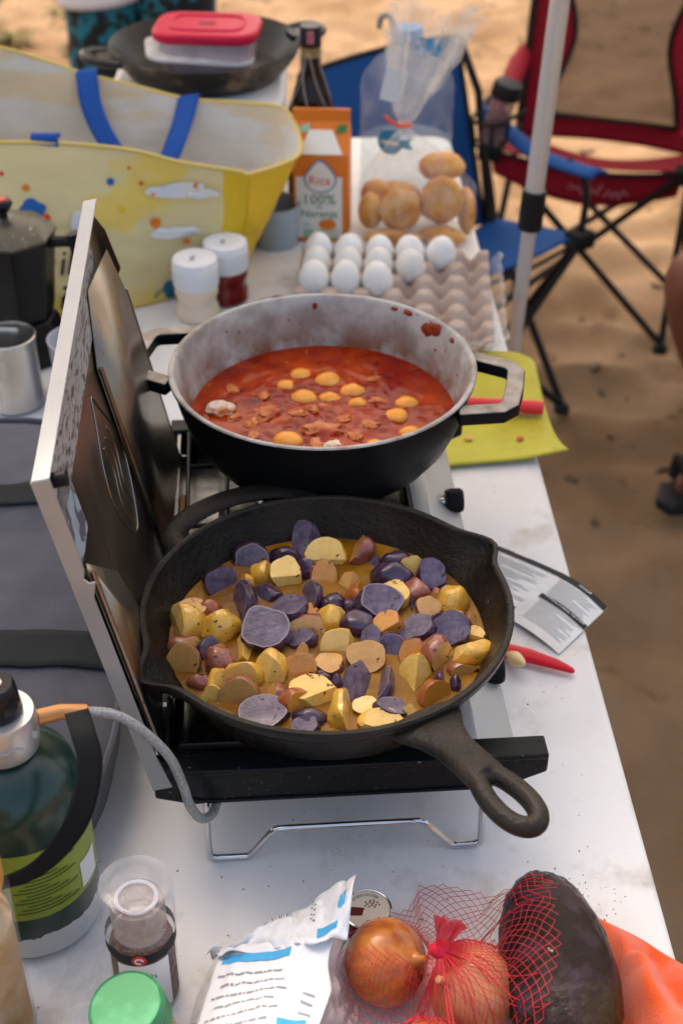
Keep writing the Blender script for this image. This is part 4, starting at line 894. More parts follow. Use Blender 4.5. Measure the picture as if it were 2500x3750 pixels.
for i, (x, y, r, c) in enumerate(((.146, 1.372, .004, (.72, .32, .12)), (.205, 1.371, .0042, (.55, .10, .03)))):
    b = MB(); b.add(*blob((r * 1.2, r, r * .5), i + 80, .5, 2, 2)); tag(b.build('carrot_scrap', mat('scrap', c, .5), None, (x, y, T + .0075), (0, 0, i)), ['pale orange scrap on the lime cutting mat', 'dark red scrap on the lime cutting mat'][i], 'scrap')

# ------------------------------------------------------------ leaflet, paring knife, garlic
lf = thing('instruction_leaflet', 'folded white instruction leaflet with black headings on table edge', 'leaflet')
paper = mat('leaflet_paper', (.74, .74, .72), .6, c2=(.66, .64, .60), ns=30, bump=.2, bs=60)
tx_m = mat('leaflet_text', (.52, .52, .51), .7)
Ft, Fr, Fb, Fl = Vector((.222, 1.121, T + .009)), Vector((.261, 1.075, T + .003)), Vector((.205, 1.008, T + .002)), Vector((.166, 1.053, T + .005))
Gt, Gb = Vector((.128, 1.196, T + .003)), Vector((.072, 1.125, T + .003))
pages = [(Ft, Fr, Fb, Fl), (Gt, Ft, Fl, Gb)]
for k, (A, B, C_, D) in enumerate(pages):
    def pg(s, t, o=0): 
        p = A.lerp(B, s).lerp(D.lerp(C_, s), t); return p + Vector((0, 0, o + .004 * sin(pi * s) * (1 if k == 0 else .5) * (1 - .4 * t)))
    b = MB(); b.grid(lambda u, v: pg(u, v), 10, 10); po_ = b.build('page', paper, lf, norm=False)
    bars = [(0, 1, .0, .085), (0, 1, .42, .50)] if k == 0 else [(0, 1, .0, .075), (.30, .93, .80, .87)]
    for s0, s1, t0, t1 in bars:
        b = MB(); b.grid(lambda u, v: pg(s0 + (s1 - s0) * u, t0 + (t1 - t0) * v, .0006), 10, 2); b.build('black_heading', print_black, po_, norm=False)
    b = MB(); rn = random.Random(k)
    for i in range(26):
        t0 = .11 + i * .031
        if any(x[2] - .03 < t0 < x[3] + .012 for x in bars) or (k == 0 and t0 > .88): continue
        s1 = rn.uniform(.75, .95) if i % 5 else rn.uniform(.4, .7)
        b.grid(lambda u, v: pg(.06 + (s1 - .06) * u, t0 + .013 * v, .0006), 8, 1)
    q = b.build('small_print', tx_m, po_, norm=False); q['kind'] = 'stuff'
def pagetext(s, A, B, s_, t_, D, size):
    e1 = (B - A).normalized(); e2 = (D - A).normalized(); e2 = (e2 - e1 * e2.dot(e1)).normalized(); n_ = e1.cross(e2 * -1)
    p = A + (B - A) * s_ + (D - A) * t_ + Vector((0, 0, .0058))
    M4 = Matrix(((e1.x, -e2.x, n_.x, p.x), (e1.y, -e2.y, n_.y, p.y), (e1.z, -e2.z, n_.z, p.z), (0, 0, 0, 1)))
    text('heading_lettering', s, size, print_white, lf, M4)
pagetext('CLEANING & STORING THE STOVE', Ft, Fr, .5, .465, Fl, .0036); pagetext('DANGER', Ft, Fr, .55, .045, Fl, .0040); pagetext('DANGER', Gt, Ft, .62, .040, Gb, .0045)
pk = thing('paring_knife', 'red-handled paring knife pointing past the stove knob', 'knife')
b = MB(); b.tube([(.128, 1.015, .7475), (.150, 1.0065, .7485), (.175, .9975, .749), (.200, .9865, .748), (.213, .980, .7465), (.2155, .979, .7455)], [.0085, .0095, .0085, .0062, .0036, .0018], 14, flat=.62, up=(0, 0, 1)); b.build('handle', mat('paring_red', (.58, .012, .025), .33), pk)
b = MB(); b.prism([(.130, 1.008), (.130, 1.021), (.10, 1.032), (.06, 1.04), (.10, 1.021)], .7462, .7472); b.build('blade', steel, pk)
gc = MB(); V, F = blob((.0075, .0165, .0075), 4, .10, 3, 1.2)
V = [Vector((v.x * (1 - .55 * max(0, v.y / .0165)) * (1 - .5 * max(0, -v.y / .0165) ** 2), v.y, v.z * (1 - .4 * abs(v.y) / .0165))) for v in V]; gc.add(V, F)
tag(gc.build('garlic_clove', mat('garlic', (.74, .56, .30), .4, c2=(.70, .50, .24), ns=60, sss=.3, coat=.2), None, (.1605, .9845, T + .0165), (radians(-22), radians(10), radians(22))), 'peeled cream garlic clove resting on the paring knife', 'garlic')

# ------------------------------------------------------------ spice grinder, jars, clear bag
clear = film('clear_plastic', (.88, .88, .90), .12, .1, .1, 40)
sg = thing('spice_grinder', 'pepper grinder with clear plastic cap and white label', 'grinder', (-.142, .640, T))
b = MB(); b.lathe([(0, .001), (.0215, .001), (.023, .004), (.023, .060), (.021, .066), (0, .067)], 40); b.build('peppercorns', mat('peppercorns', (.20, .09, .05), .6, c2=(.05, .025, .018), ns=190, lo=.45, hi=.55, bump=.8, bs=190), sg)
b = MB(); b.lathe([(.0242, .0), (.0245, .004), (.0245, .066), (.0225, .072)], 40); b.build('glass_wall', film('jar_glass', (.9, .9, .9), .10, .05, .05, 10), sg)
def arc(r, a0, a1, z0, z1, n=16): return lambda u, v: (r * cos(radians(a0 + (a1 - a0) * u)), r * sin(radians(a0 + (a1 - a0) * u)), z0 + (z1 - z0) * v)
b = MB(); b.grid(arc(.0248, -125, -35, .008, .0615), 16, 2); gl = b.build('paper_label', print_white, sg, norm=False)
b = MB(); b.grid(arc(.0250, -180, 180, .064, .073), 40, 1); b.build('black_band', print_black, sg, norm=False)
b = MB(); b.prism([(.0052 * cos(a * pi / 8), .0045 * sin(a * pi / 8)) for a in range(16)], 0, .0006, M=TR(.002, -.0252, .0685, radians(90), 0, 0)); eb = b.build('red_emblem', mat('emblem_red', (.62, .03, .04), .4), sg)
b = MB(); b.tube([(.002 + .0028 * cos(a * pi / 8), -.0261, .0685 + .0025 * sin(a * pi / 8)) for a in range(14)], .0005, 5); b.build('emblem_spiral', print_white, eb)
text('label_lettering', 'Pimientas', .0072, print_black, gl, TR(.000, -.0262, .0535, radians(90), 0, 0))
b = MB()
for k in range(3): b.box((0, -.0258, .044 - .005 * k), (.020 - .004 * k, .0003, .0012))
q = b.build('small_print', print_grey, gl); q['kind'] = 'stuff'
b = MB(); b.lathe([(.0225, .073), (.0245, .075), (.0262, .080), (.0262, .0875), (.0250, .0895), (.0262, .092), (.0258, .117), (.0245, .1205), (.018, .1215), (.0165, .119), (.0, .1185)], 48); cpo = b.build('clear_cap', clear, sg)
b = MB(); b.lathe([(0, .103), (.0185, .103), (.0195, .096), (.019, .074), (0, .073)], 36); b.build('grinding_head', film('milky_head', (.62, .50, .46), .30, .3, .3, 60), cpo)
b = MB(); b.lathe([(.014, .1045), (.0155, .1055), (.0145, .1065), (.0125, .1055)], 36); b.build('head_ring', film('ring', (.9, .9, .92), .6, .2, .1, 40), cpo)
spice = mat('spice_dust', (.42, .11, .06), .8)
for k in range(9):
    a = k * 2.1; b = MB(); b.add(*blob((.0016, .0012, .0009), k, .5, 1, 2)); b.v = [(x + .0145 * cos(a), y + .0145 * sin(a), z + .1042) for x, y, z in b.v]; b.build('spice_flake', spice, cpo)
gj = thing('green_capped_jar', 'small spice jar with bright green screw cap', 'jar', (-.119, .563, T))
gj.rotation_euler = (radians(6), radians(-10), 0)
grn_c = mat('green_cap', (.022, .20, .075), .42, c2=(.05, .27, .13), ns=22, lo=.5, hi=.6)
b = MB(); b.lathe([(0, .004), (.021, .004), (.0235, .008), (.0235, .082), (.021, .088), (0, .089)], 40); b.build('jar_body', mat('jar_brown_spice', (.24, .13, .05), .35), gj)
b = MB(); b.lathe([(.0235, .084), (.0248, .086), (.0248, .110), (.0235, .1125), (.0225, .1115), (0, .1115)], 48); cp_ = b.build('cap', grn_c, gj)
b = MB()
for i in range(56):
    a = 2 * pi * i / 56; b.box((.0249 * cos(a), .0249 * sin(a), .098), (.0006, .0011, .018), rz=a)
q = b.build('cap_ribs', grn_c, cp_); q['kind'] = 'stuff'
cj = thing('clear_jar', 'tall clear plastic jar of tan snacks next to the gas cylinder', 'jar', (-.254, .607, T))
b = MB(); b.lathe([(0, .0), (.034, .0), (.036, .004), (.036, .145), (.031, .160), (.031, .175)], 44); b.build('jar_wall', clear, cj)
b = MB(); b.lathe([(0, .003), (.0335, .003), (.0335, .12), (.02, .135), (0, .138)], 36); b.build('snacks', mat('tan_snacks', (.50, .28, .10), .6, c2=(.62, .42, .22), ns=45, bump=.8, bs=60), cj)
b = MB(); b.lathe([(0, .178), (.032, .178), (.0335, .176), (.0335, .158), (.032, .158)], 44); b.build('lid', mat('amber_lid', (.52, .24, .05), .35), cj)
bj = thing('brown_lid_jar', 'low jar with dark brown lid at the table corner', 'jar', (-.208, .555, T))
b = MB(); b.lathe([(0, 0), (.026, 0), (.028, .003), (.028, .026), (0, .027)], 36); b.build('jar_body', clear, bj)
b = MB(); b.lathe([(0, .0405), (.026, .0405), (.0290, .040), (.0298, .038), (.0298, .027), (0, .027)], 40); b.build('lid', mat('brown_lid', (.055, .022, .012), .35), bj)
b = MB()
def crump(u, v):
    x = -.205 + .075 * u; y = .605 + .085 * v; q = Vector((x * 30, y * 30, 4)); e = sin(pi * u) * sin(pi * v)
    return (x + .006 * noise.noise(q * 1.5), y + .006 * noise.noise(q * 1.5 + Vector((5, 0, 0))), T + .0015 + e * (.016 + .016 * abs(noise.noise(q)) + .008 * noise.noise(q * 2.3)))
b.grid(crump, 44, 50); tag(b.build('clear_bag', film('clear_bag_film', (.95, .95, .96), .22, .12, .6, 60), None, norm=False, sharp=22), 'empty crumpled clear plastic bag beside the gas cylinder', 'plastic bag')

# ------------------------------------------------------------ potato bag
pb = thing('potato_bag', 'crumpled white plastic produce bag with blue bars and small print', 'bag')
wp = mat('bag_white_film', (.74, .75, .77), .30, c2=(.68, .69, .71), ns=25, bump=.25, bs=50)
PA, PB_, PC_, PD = Vector((-.088, .652, .772)), Vector((-.006, .640, .803)), Vector((-.018, .520, .800)), Vector((-.110, .520, .785))
def pbf(u, v, o=0):
    p = PD.lerp(PC_, u).lerp(PA.lerp(PB_, u), v)
    f = .010 * sin(pi * u) * sin(pi * min(1, v + .1)) ; q = Vector((u * 3.2, v * 3.2, .7))
    f += .007 * noise.noise(q) * (.3 + u) + .0035 * abs(noise.noise(q * 2.6)) + (.012 * max(0, u - .62) * sin(v * 7 + u * 5))
    p.z += f + o; p.x += .006 * noise.noise(q + Vector((4, 0, 0))) * u; return p + Vector((0, -o * .5, 0))
b = MB(); b.grid(pbf, 40, 44); pf = b.build('front_film', wp, pb, solid=.0005, norm=False, sharp=40)
def pbb(u, v, o=0):                                   # the loose upper flap curling towards the onions
    a = Vector((-.100, .660, .752)).lerp(Vector((.012, .700, .800)), u); c = Vector((-.088, .640, .776)).lerp(Vector((.004, .632, .806)), u)
    p = a.lerp(c, v); q = Vector((u * 4.5, v * 2.2, 3.3)); p.z += .014 * noise.noise(q) + .007 * abs(noise.noise(q * 2.2)) + .012 * sin(pi * v) * u + o; p.y += .007 * noise.noise(q + Vector((0, 5, 0))); return p + Vector((0, -o * .4, 0))
b = MB(); b.grid(pbb, 44, 22); pbk = b.build('curled_flap', wp, pb, solid=.0005, norm=False, sharp=40)
b = MB(); b.grid(lambda u, v: Vector(pbf(1, v)) + Vector((.020 * u + .012 * sin(u * 3) * noise.noise(Vector((u * 4, v * 5, 0))), .012 * u, -.052 * u + .008 * noise.noise(Vector((u * 5, v * 6, 2))))), 14, 34); b.build('clear_side', film('net_film', (.80, .68, .68), .40, .2, .8, 90), pb, norm=False)
b = MB(); b.grid(lambda u, v: Vector(pbf(0, v)) + Vector((-.016 * u, 0, -.040 * u + .01 * noise.noise(Vector((u * 5, v * 6, 7))))), 12, 34); b.build('clear_side', film('side_film', (.90, .90, .90), .2, .15, .8, 90), pb, norm=False)
cyan = mat('print_cyan', (.05, .36, .66), .4)
b = MB(); b.grid(lambda u, v: pbf(.06 + .60 * u, .875 + .055 * v, .0009), 16, 2); b.build('blue_bar', cyan, pf, norm=False)
b = MB(); b.grid(lambda u, v: pbb(.76 + .15 * u, .72 + .15 * v, .0009), 8, 3); b.build('blue_bar', cyan, pbk, norm=False)
b = MB(); b.grid(lambda u, v: pbb(.90 + .05 * u, .35 + .25 * v, .0009), 4, 5); b.build('blue_bar', cyan, pbk, norm=False)
b = MB(); b.grid(lambda u, v: pbf(.66 + .22 * u, .36 + .05 * v, .0009), 8, 2); b.build('blue_bar', cyan, pf, norm=False)
tg = mat('bag_text', (.30, .30, .33), .5); b = MB(); rn = random.Random(5)
for i in range(9):
    v0 = .78 - i * .075; u0 = .06 + .05 * (i % 2); u1 = rn.uniform(.50, .68)
    while u0 < u1:
        du = rn.uniform(.03, .09); b.grid(lambda u, v: pbf(u0 + (du - .012) * u, v0 + .014 * v, .0009), 3, 1); u0 += du
for i in range(8):
    v0 = .10 + i * .07; b.grid(lambda u, v: pbf(.80 + .10 * u, v0 + .018 * v - .02 * u, .0009), 4, 1)
q = b.build('small_print', tg, pf, norm=False); q['kind'] = 'stuff'
b = MB()
for i in range(13):
    u0 = .36 + i * .017; wd = (.004, .008, .0055)[i % 3]; b.grid(lambda u, v: pbb(u0 + wd * u, .10 + .26 * v, .0009), 1, 5)
for i in range(10): b.grid(lambda u, v: pbb(.70 + .02 * (i % 2) + .012 * u, .05 + .06 * i + .03 * v, .0009), 1, 2)
q = b.build('barcode', print_black, pbk, norm=False); q['kind'] = 'stuff'
for i, (x, y, r, c, c2, lab) in enumerate(((-.103, .572, .026, (.30, .20, .10), (.42, .14, .10), 'greenish red raw potato showing through the produce bag'), (-.008, .560, .026, (.60, .38, .10), (.50, .28, .07), 'yellow raw potato at the open side of the produce bag'), (-.055, .575, .029, (.42, .14, .10), (.30, .20, .10), 'raw red potato under the printed produce bag'))):
    b = MB(); b.add(*blob((r, r * .9, r * .72), i + 70, .15)); tag(b.build('raw_potato', mat('raw_potato', c, .6, c2=c2, ns=25, bump=.3, bs=80), None, (x, y, T + r * .72)), lab, 'potato')
gt = thing('pepper_tin', 'round pepper grinder tin seen lid up behind the onion', 'grinder', (.0195, .697, T))
b = MB(); b.lathe([(0, .001), (.0175, .001), (.0185, .003), (.0185, .019), (0, .0195)], 40); b.build('tin_wall', black_plastic, gt)
cr = mat('cream_lid', (.62, .53, .43), .5)
b = MB(); b.lathe([(0, .0205), (.0172, .0205), (.0175, .0195), (0, .0195)], 40); lo_ = b.build('printed_lid', cr, gt)
b = MB(); b.tube([(.0182 * cos(2 * pi * i / 40), .0182 * sin(2 * pi * i / 40), .0205) for i in range(40)], .0009, 8, closed=True); b.build('clear_rim', chrome, gt)
for k, ch in enumerate('ADJUSTABLE'):
    a = radians(55 + k * 9.5); text('lid_lettering', ch, .0034, print_black, lo_, TR(.0135 * cos(a), .0135 * sin(a), .0209, 0, 0, a + pi / 2))
for k in range(14):
    a, r = k * 2.4, .0016 * sqrt(k + .3); b = MB(); b.lathe([(0, .0008), (.0006, .0006), (.0006, 0), (0, 0)], 8, (.0035 + r * cos(a), .005 + r * sin(a) * .7, .0206)); b.build('shaker_hole', mat('hole_brown', (.12, .02, .02), .6), lo_)
b = MB(); b.prism([(-.014, -.006), (-.004, -.006), (-.002, .001), (-.013, .002)], .0206, .0209); b.build('lid_emblem', mat('lid_emblem', (.10, .012, .012), .5), lo_)

# ------------------------------------------------------------ onions in a net, avocado, cloth
on_m = mat('onion_skin', (.60, .21, .045), .25, c2=(.30, .065, .016), ns=9, lo=.35, hi=.65, nd=3, coat=.35, stretch=(6, 6, .9), bump=.15, bs=14)
on_m2 = mat('onion_skin_flaky', (.50, .17, .07), .36, c2=(.62, .30, .14), ns=6, lo=.4, hi=.65, nd=6, coat=.25, stretch=(5, 5, .9), bump=.4, bs=16)
ON = ((.032, .642, .0315, .35, .9), (.0935, .618, .0320, -.45, -.7), (.060, .560, .0300, .1, 0))
for i, (x, y, r, tx, ty) in enumerate(ON):
    o_ = thing('onion', ['smooth golden brown onion poking out of the red net', 'flaky reddish brown onion wrapped in the red net', 'brown onion beneath the gathered red net'][i], 'onion', (x, y, T + r * .95))
    o_.rotation_euler = (tx, ty, i)
    pr = [(0, -r * .93)] + [(r * sin(pi * k / 18) * (1 + .02 * cos(3 * pi * k / 18)), -r * .93 * cos(pi * k / 18)) for k in range(1, 17)] + [(r * .17, r * .93), (r * .09, r * 1.06), (r * .08, r * 1.2), (0, r * 1.22)]
    b = MB(); b.lathe(pr, 40); b.v = [tuple(Vector(v) * (1 + .03 * noise.noise(Vector(v) * 40 + Vector((i, 0, 0))))) for v in b.v]; b.build('bulb', (on_m, on_m2, on_m)[i], o_)
    b = MB(); 
    for k in range(9): a = k * .7; b.tube([(.003 * cos(a), .003 * sin(a), -r * .9), (.006 * cos(a), .006 * sin(a), -r * 1.05)], .0005, 5)
    q = b.build('root_tuft', mat('root', (.42, .28, .14), .8), o_); q['kind'] = 'stuff'
AV = Vector((.154, .632, T + .0375)); AR = (.0405, .082, .0375)
def hgt(x, y):
    h = .0018
    for cx, cy, r, _, _ in ON:
        d = hypot(x - cx, y - cy); rr = r * 1.06
        if d < rr: h = max(h, r * .95 + sqrt(rr * rr - d * d))
        elif d < rr * 2.0: h = max(h, r * .95 * (1 - (d - rr) / rr) ** 2)
    d = ((x - AV.x) / (AR[0] * 1.05)) ** 2 + ((y - AV.y) / (AR[1] * 1.02)) ** 2
    if d < 1: h = max(h, .0375 + AR[2] * 1.08 * sqrt(1 - d))
    elif d < 1.9: h = max(h, .036 * (1 - (d - 1) / .9))
    return h
nt_ = thing('onion_net', 'red plastic mesh net gathered around the onions', 'net bag')
net_m = mat('red_net', (.62, .03, .045), .45)
b = MB(); kn_ = Vector((.070, .632, T + .058)); NA, NRr = 60, 32
def netp(i, j):
    th = radians(-120 + 360 * (i / NA)); k = j / NRr
    R = .100 if 25 < degrees_(th) < 150 else .115
    if degrees_(th) > 100: R = .080
    r = .004 + R * k ** 1.1; x, y = kn_.x + r * cos(th) * .92, kn_.y + r * sin(th); z = T + hgt(x, y) + .0012
    lead = max(0, 1 - k * 4.5); z = z * (1 - lead) + kn_.z * lead
    wob = .004 * noise.noise(Vector((x * 55, y * 55, 1))); return Vector((x + wob, y - wob, z))
def degrees_(t): return t * 180 / pi
for i in range(NA):
    for j in range(NRr):
        th = -120 + 360 * i / NA
        c_ = netp(i, j) if (j % 2 == 0) else (netp(i, j) + netp(i + 1, j)) / 2
        for di in (0, 1):
            d_ = (netp(i, j + 1) + netp(i + (1 if di else -1), j + 1)) / 2 if j % 2 == 0 else netp(i + di, j + 1)
            if (d_ - c_).length < .018 and not (hypot(c_.x - ON[0][0], c_.y - ON[0][1]) < .031 and c_.y + .35 * c_.x > ON[0][1] - .002) and c_.x < AV.x - .004 - .03 * max(0, (AV.y + .05 - c_.y) / .1 - .6): b.tube([c_, d_], .00024, 4)
q = b.build('netting', net_m, nt_, norm=False); q['kind'] = 'stuff'
b = MB()
def tuft(u, v):
    a = 2 * pi * u; r = .004 + .011 * v ** 1.2 * (1 + .35 * sin(a * 5) + .2 * sin(a * 9 + 1)); ax = Vector((.35, .62, .70)).normalized()
    s1 = ax.orthogonal().normalized(); s2 = ax.cross(s1); p = kn_ + ax * (.027 * v - .005) + (s1 * cos(a) + s2 * sin(a) * .5) * r
    return p + Vector((noise.noise(p * 90), noise.noise(p * 90 + Vector((3, 0, 0))), noise.noise(p * 90 + Vector((0, 3, 0))))) * .003 * v
b.grid(tuft, 44, 14, wrap=True); b.build('gathered_tuft', film('dense_red_net', (.72, .03, .06), .48, .4, .6, 160), nt_, norm=False)
b = MB(); b.add(*blob((.0075, .0065, .006), 3, .3)); b.v = [tuple(Vector(v) + kn_) for v in b.v]; b.build('knot', mat('red_knot', (.66, .02, .05), .5, bump=.6, bs=200), nt_)
b = MB()
for k in range(26):                                          # bunched strands hanging in front
    a = radians(-125 + 105 * random.random()); L_n = random.uniform(.03, .09)
    P = [kn_ + Vector((cos(a) * L_n * t, sin(a) * L_n * t, 0)) for t in (0, .35, .7, 1)]
    P = [P[0]] + [Vector((p.x, p.y, T + hgt(p.x, p.y) + .0022)) for p in P[1:]]; b.tube(smooth_path(P, 3), .00035, 4)
q = b.build('bunched_strands', net_m, nt_); q['kind'] = 'stuff'
av_m = mat('avocado_skin', (.018, .0085, .0075), .24, spec=.13, c2=(.046, .026, .034), ns=40, lo=.46, hi=.62, nd=5, bump=1.0, bs=150, coat=.05, speck=[((.045, .026, .008), 9, .55, .7, 2)])
b = MB(); V, F = blob((1, 1, 1), 2, .03, 5, 1.2)
V = [Vector((v.x * AR[0] * (1 - .10 * v.y), v.y * AR[1], v.z * AR[2] * (1 - .08 * v.y))) for v in V]
V = [Vector((v.x * (1 - min(.96, (v.y / AR[1]) ** 2)) ** -.10, v.y, v.z * (1 - min(.96, (v.y / AR[1]) ** 2)) ** -.10)) for v in V]
V = [v * (1 + .045 * abs(noise.noise(v * 130)) + .014 * noise.noise(v * 60)) for v in V]; b.add(V, F)
tag(b.build('avocado', av_m, None, AV, (0, 0, radians(4))), 'large dark knobbly avocado between onion net and orange cloth', 'avocado')
cloth_m = mat('orange_cloth', (.80, .095, .012), .9, bump=.7, bs=700, sheen=.4, c2=(.74, .09, .012), ns=14)
b = MB()
def clothf(u, v):
    A_, B_, C2, D_ = Vector((.196, .702)), Vector((.262, .645)), Vector((.250, .500)), Vector((.190, .500))
    p = (D_.lerp(C2, u)).lerp(A_.lerp(B_, u), v); q = Vector((p.x * 26, p.y * 20, 2)); e = min(1, min(u, 1 - u) * 6) * min(1, (1 - v) * 5)
    h = .012 + .055 * abs(noise.noise(q * .7)) + .013 * sin(u * 8 + v * 7) + .007 * noise.noise(q * 2.2)
    p += Vector((noise.noise(q * .8 + Vector((7, 0, 0))), noise.noise(q * .8 + Vector((0, 7, 0))))) * .006
    return (p.x, p.y, T + .0025 + max(0, h) * e + .004 * (1 - e))
b.grid(clothf, 50, 90); tag(b.build('orange_cloth', cloth_m, None, solid=.0022, norm=False), 'crumpled bright orange microfibre cloth at the table edge', 'cloth')
cr_m = mat('crumbs', (.10, .06, .03), .8); b = MB(); rn = random.Random(3)
for k in range(150):
    x, y = rn.uniform(-.16, .22), rn.uniform(.62, 1.3)
    if rn.random() < .35: x, y = rn.gauss(.195, .015), rn.gauss(.71, .02)
    r = rn.uniform(.0002, .0006); V, F = blob((r * rn.uniform(1, 3), r, r * .6), k, .4, 1, 2); Rz = Matrix.Rotation(rn.uniform(0, 3), 3, 'Z'); b.add([Rz @ v + Vector((x, y, T + r * .4)) for v in V], F)
o = b.build('crumbs', cr_m); tag(o, 'scattered dark crumbs and herb flecks on the tabletop', 'crumbs', kind='stuff')
# ------------------------------------------------------------ folding camp chairs
tube_b = mat('chair_tube', (.012, .012, .013), .4, .2); trim_b = mat('chair_trim', (.008, .008, .009), .8)
def camp_chair(name, label, loc, rz, fab, mesh=False, seat_z=(.46, .39), W=.25, arm=.60, skirt=True, yf=-.205, yb=.165, zt=.92):
    c = thing(name, label, 'camp chair', loc, rz)
    zf, zb = seat_z; r = .0085
    for sx in (-1, 1):
        for y, z1 in ((yf, zf), (yb, zb)):
            b = MB(); b.lathe([(0, 0), (.018, 0), (.018, .012), (.010, .022), (0, .022)], 12, (sx * W, y, 0)); b.build('foot', tube_b, c)
        b = MB(); b.tube([(sx * W, yf, .015), (sx * (W - .01), yb, zb + .02)], r, 8); b.build('side_leg', tube_b, c)
        b = MB(); b.tube([(sx * (W + .012), yb, .015), (sx * (W + .012), yf, zf)], r, 8); b.build('side_leg', tube_b, c)
        b = MB(); b.tube(smooth_path([(sx * W, yf, zf - .01), (sx * (W + .02), yf + .015, zf + .09), (sx * (W + .01), yf + .06, arm)], 4), r * .9, 8); b.build('arm_post', tube_b, c)
        b = MB(); b.tube([(sx * W, yb, .30), (sx * (W - .005), yb + .06, .62), (sx * (W - .01), yb + .125, zt + .005)], r, 8); b.build('back_post', tube_b, c)
        b = MB(); b.grid(lambda u, v: (sx * (W + .005) + (u - .5) * .046 * (1 if v > .12 else .7), yf - .03 + (yb + .06 - yf + .03) * (1 - v), arm + .005 + .055 * max(0, .5 - v) * 1.2 - .012 * sin(pi * v) - .010 * (2 * u - 1) ** 2), 8, 16); ar = b.build('armrest', fab, c, solid=.006)
        b = MB(); b.box((sx * W, yf, zf - .01), (.05, .045, .035)); b.build('joint', trim_b, c, bevel=.006)
    for y, z1 in ((yf, zf), (yb, zb)):
        b = MB(); b.tube([(-W, y - .012, .015), (W, y - .012, z1)], r, 8); b.build('cross_leg', tube_b, c)
        b = MB(); b.tube([(W, y + .006, .015), (-W, y + .006, z1)], r, 8); b.build('cross_leg', tube_b, c)
    b = MB(); b.grid(lambda u, v: ((u - .5) * 2 * W, yf + (yb - yf) * v, zf + (zb - zf) * v - .045 * sin(pi * u) * (.35 + .65 * v)), 20, 14); b.build('seat', fab, c, solid=.004)
    if skirt: b = MB(); b.grid(lambda u, v: ((u - .5) * 2 * W * (1 - .06 * v), yf - .006 - .01 * sin(pi * u), zf - .028 * sin(pi * u) * .8 - .075 * v * (.75 + .25 * sin(pi * u))), 20, 4); b.build('front_skirt', fab, c, solid=.004)
    b = MB(); b.tube([((u / 20 - .5) * 2 * W, yf - .012 - .01 * sin(pi * u / 20), zf - .022 * sin(pi * u / 20)) for u in range(21)], .0045, 6); b.build('skirt_piping', trim_b, c)
    def bk(u, v): return Vector(((u - .5) * 2 * (W - .005), yb + .02 + .115 * v + .035 * sin(pi * u) * (1 - .3 * v), zb - .02 + (zt - zb + .02) * v + (.035 * abs(2 * u - 1) ** 3 * (v > .97) if mesh else 0)))
    NU, NV = 48, 44; fa, me_ = MB(), MB()
    def is_mesh(u, v):
        if not mesh or v > .86 or v < .10: return False
        return abs(2 * u - 1) < .74 - .22 * exp(-((v - .42) / .20) ** 2)
    for j in range(NV):
        for i in range(NU):
            q = [bk(i / NU, j / NV), bk((i + 1) / NU, j / NV), bk((i + 1) / NU, (j + 1) / NV), bk(i / NU, (j + 1) / NV)]
            (me_ if is_mesh((i + .5) / NU, (j + .5) / NV) else fa).add(q, [(0, 1, 2, 3)])
    def weld(B):
        M_ = {}; V = []; idx = []
        for p in B.v:
            k = tuple(round(t, 5) for t in p)
            if k not in M_: M_[k] = len(V); V.append(p)
            idx.append(M_[k])
        B.f = [[idx[i] for i in f] for f in B.f]; B.v = V; return B
    weld(fa).build('back_fabric', fab, c, solid=.004, norm=False)
    if mesh:
        weld(me_).build('back_mesh', film('chair_mesh', (.13, .088, .058), .72, .9, .0, 300), c, norm=False)
        b = MB(); P = []
        for j in range(40): v = .10 + .76 * j / 39; P.append(bk(.5 - .5 * (.74 - .22 * exp(-((v - .42) / .20) ** 2)), v) + Vector((0, -.006, 0)))
        for j in range(39, -1, -1): v = .10 + .76 * j / 39; P.append(bk(.5 + .5 * (.74 - .22 * exp(-((v - .42) / .20) ** 2)), v) + Vector((0, -.006, 0)))
        b.tube(P, .006, 6, closed=True); b.build('mesh_piping', trim_b, c)
    b = MB(); b.tube([bk(0, v / 16) for v in range(17)] + [bk(u / 16, 1) for u in range(1, 17)] + [bk(1, 1 - v / 16) for v in range(1, 17)], .006, 6); b.build('back_piping', trim_b, c)
    return c
blue_f = mat('chair_blue', (.003, .060, .23), .8, bump=.4, bs=500); red_f = mat('chair_red', (.21, .004, .016), .8, bump=.4, bs=500)
camp_chair('camp_chair', 'blue folding camp chair behind the bread bag', (.235, 2.608, 0), radians(37.4), blue_f, W=.205, seat_z=(.416, .36), arm=.552, skirt=False, yf=-.13, yb=.125, zt=.715)
rc = camp_chair('camp_chair', 'burgundy folding camp chair with tan mesh back', (.585, 3.112, 0), radians(-18.7), red_f, True, W=.215, seat_z=(.44, .38), arm=.53, yf=-.16, yb=.11)
wsq = mat('skirt_lettering', (.50, .20, .24), .7)
for k in range(7):                                           # worn, unreadable white script on the skirt
    b = MB(); x0 = -.03 + k * .019; b.tube([(x0 + t * .0055, -.180, .375 + .009 * sin(t * 1.9 + k) + .004 * (k % 3 == 0) * t) for t in range(4)], .0016, 5); b.build('worn_lettering', wsq, rc)
tm = thing('tumbler', 'clear tumbler with black lid in the chair arm cup holder', 'tumbler', (.300, 2.775, .555), 0); tm.rotation_euler = (radians(4), radians(14), 0); tm.scale = (.8, .8, .85)
b = MB(); b.lathe([(0, .0), (.026, .0), (.033, .10), (.033, .12)], 28); b.build('cup_wall', film('tumbler_plastic', (.35, .22, .22), .5, .1, .05, 20), tm)
b = MB(); b.lathe([(0, .003), (.025, .003), (.030, .07), (0, .07)], 24); b.build('drink', mat('dark_drink', (.10, .03, .03), .15), tm)
b = MB(); b.lathe([(.036, .112), (.037, .118), (.037, .142), (.034, .148), (.020, .150), (0, .150)], 28); b.build('lid', black_plastic, tm)
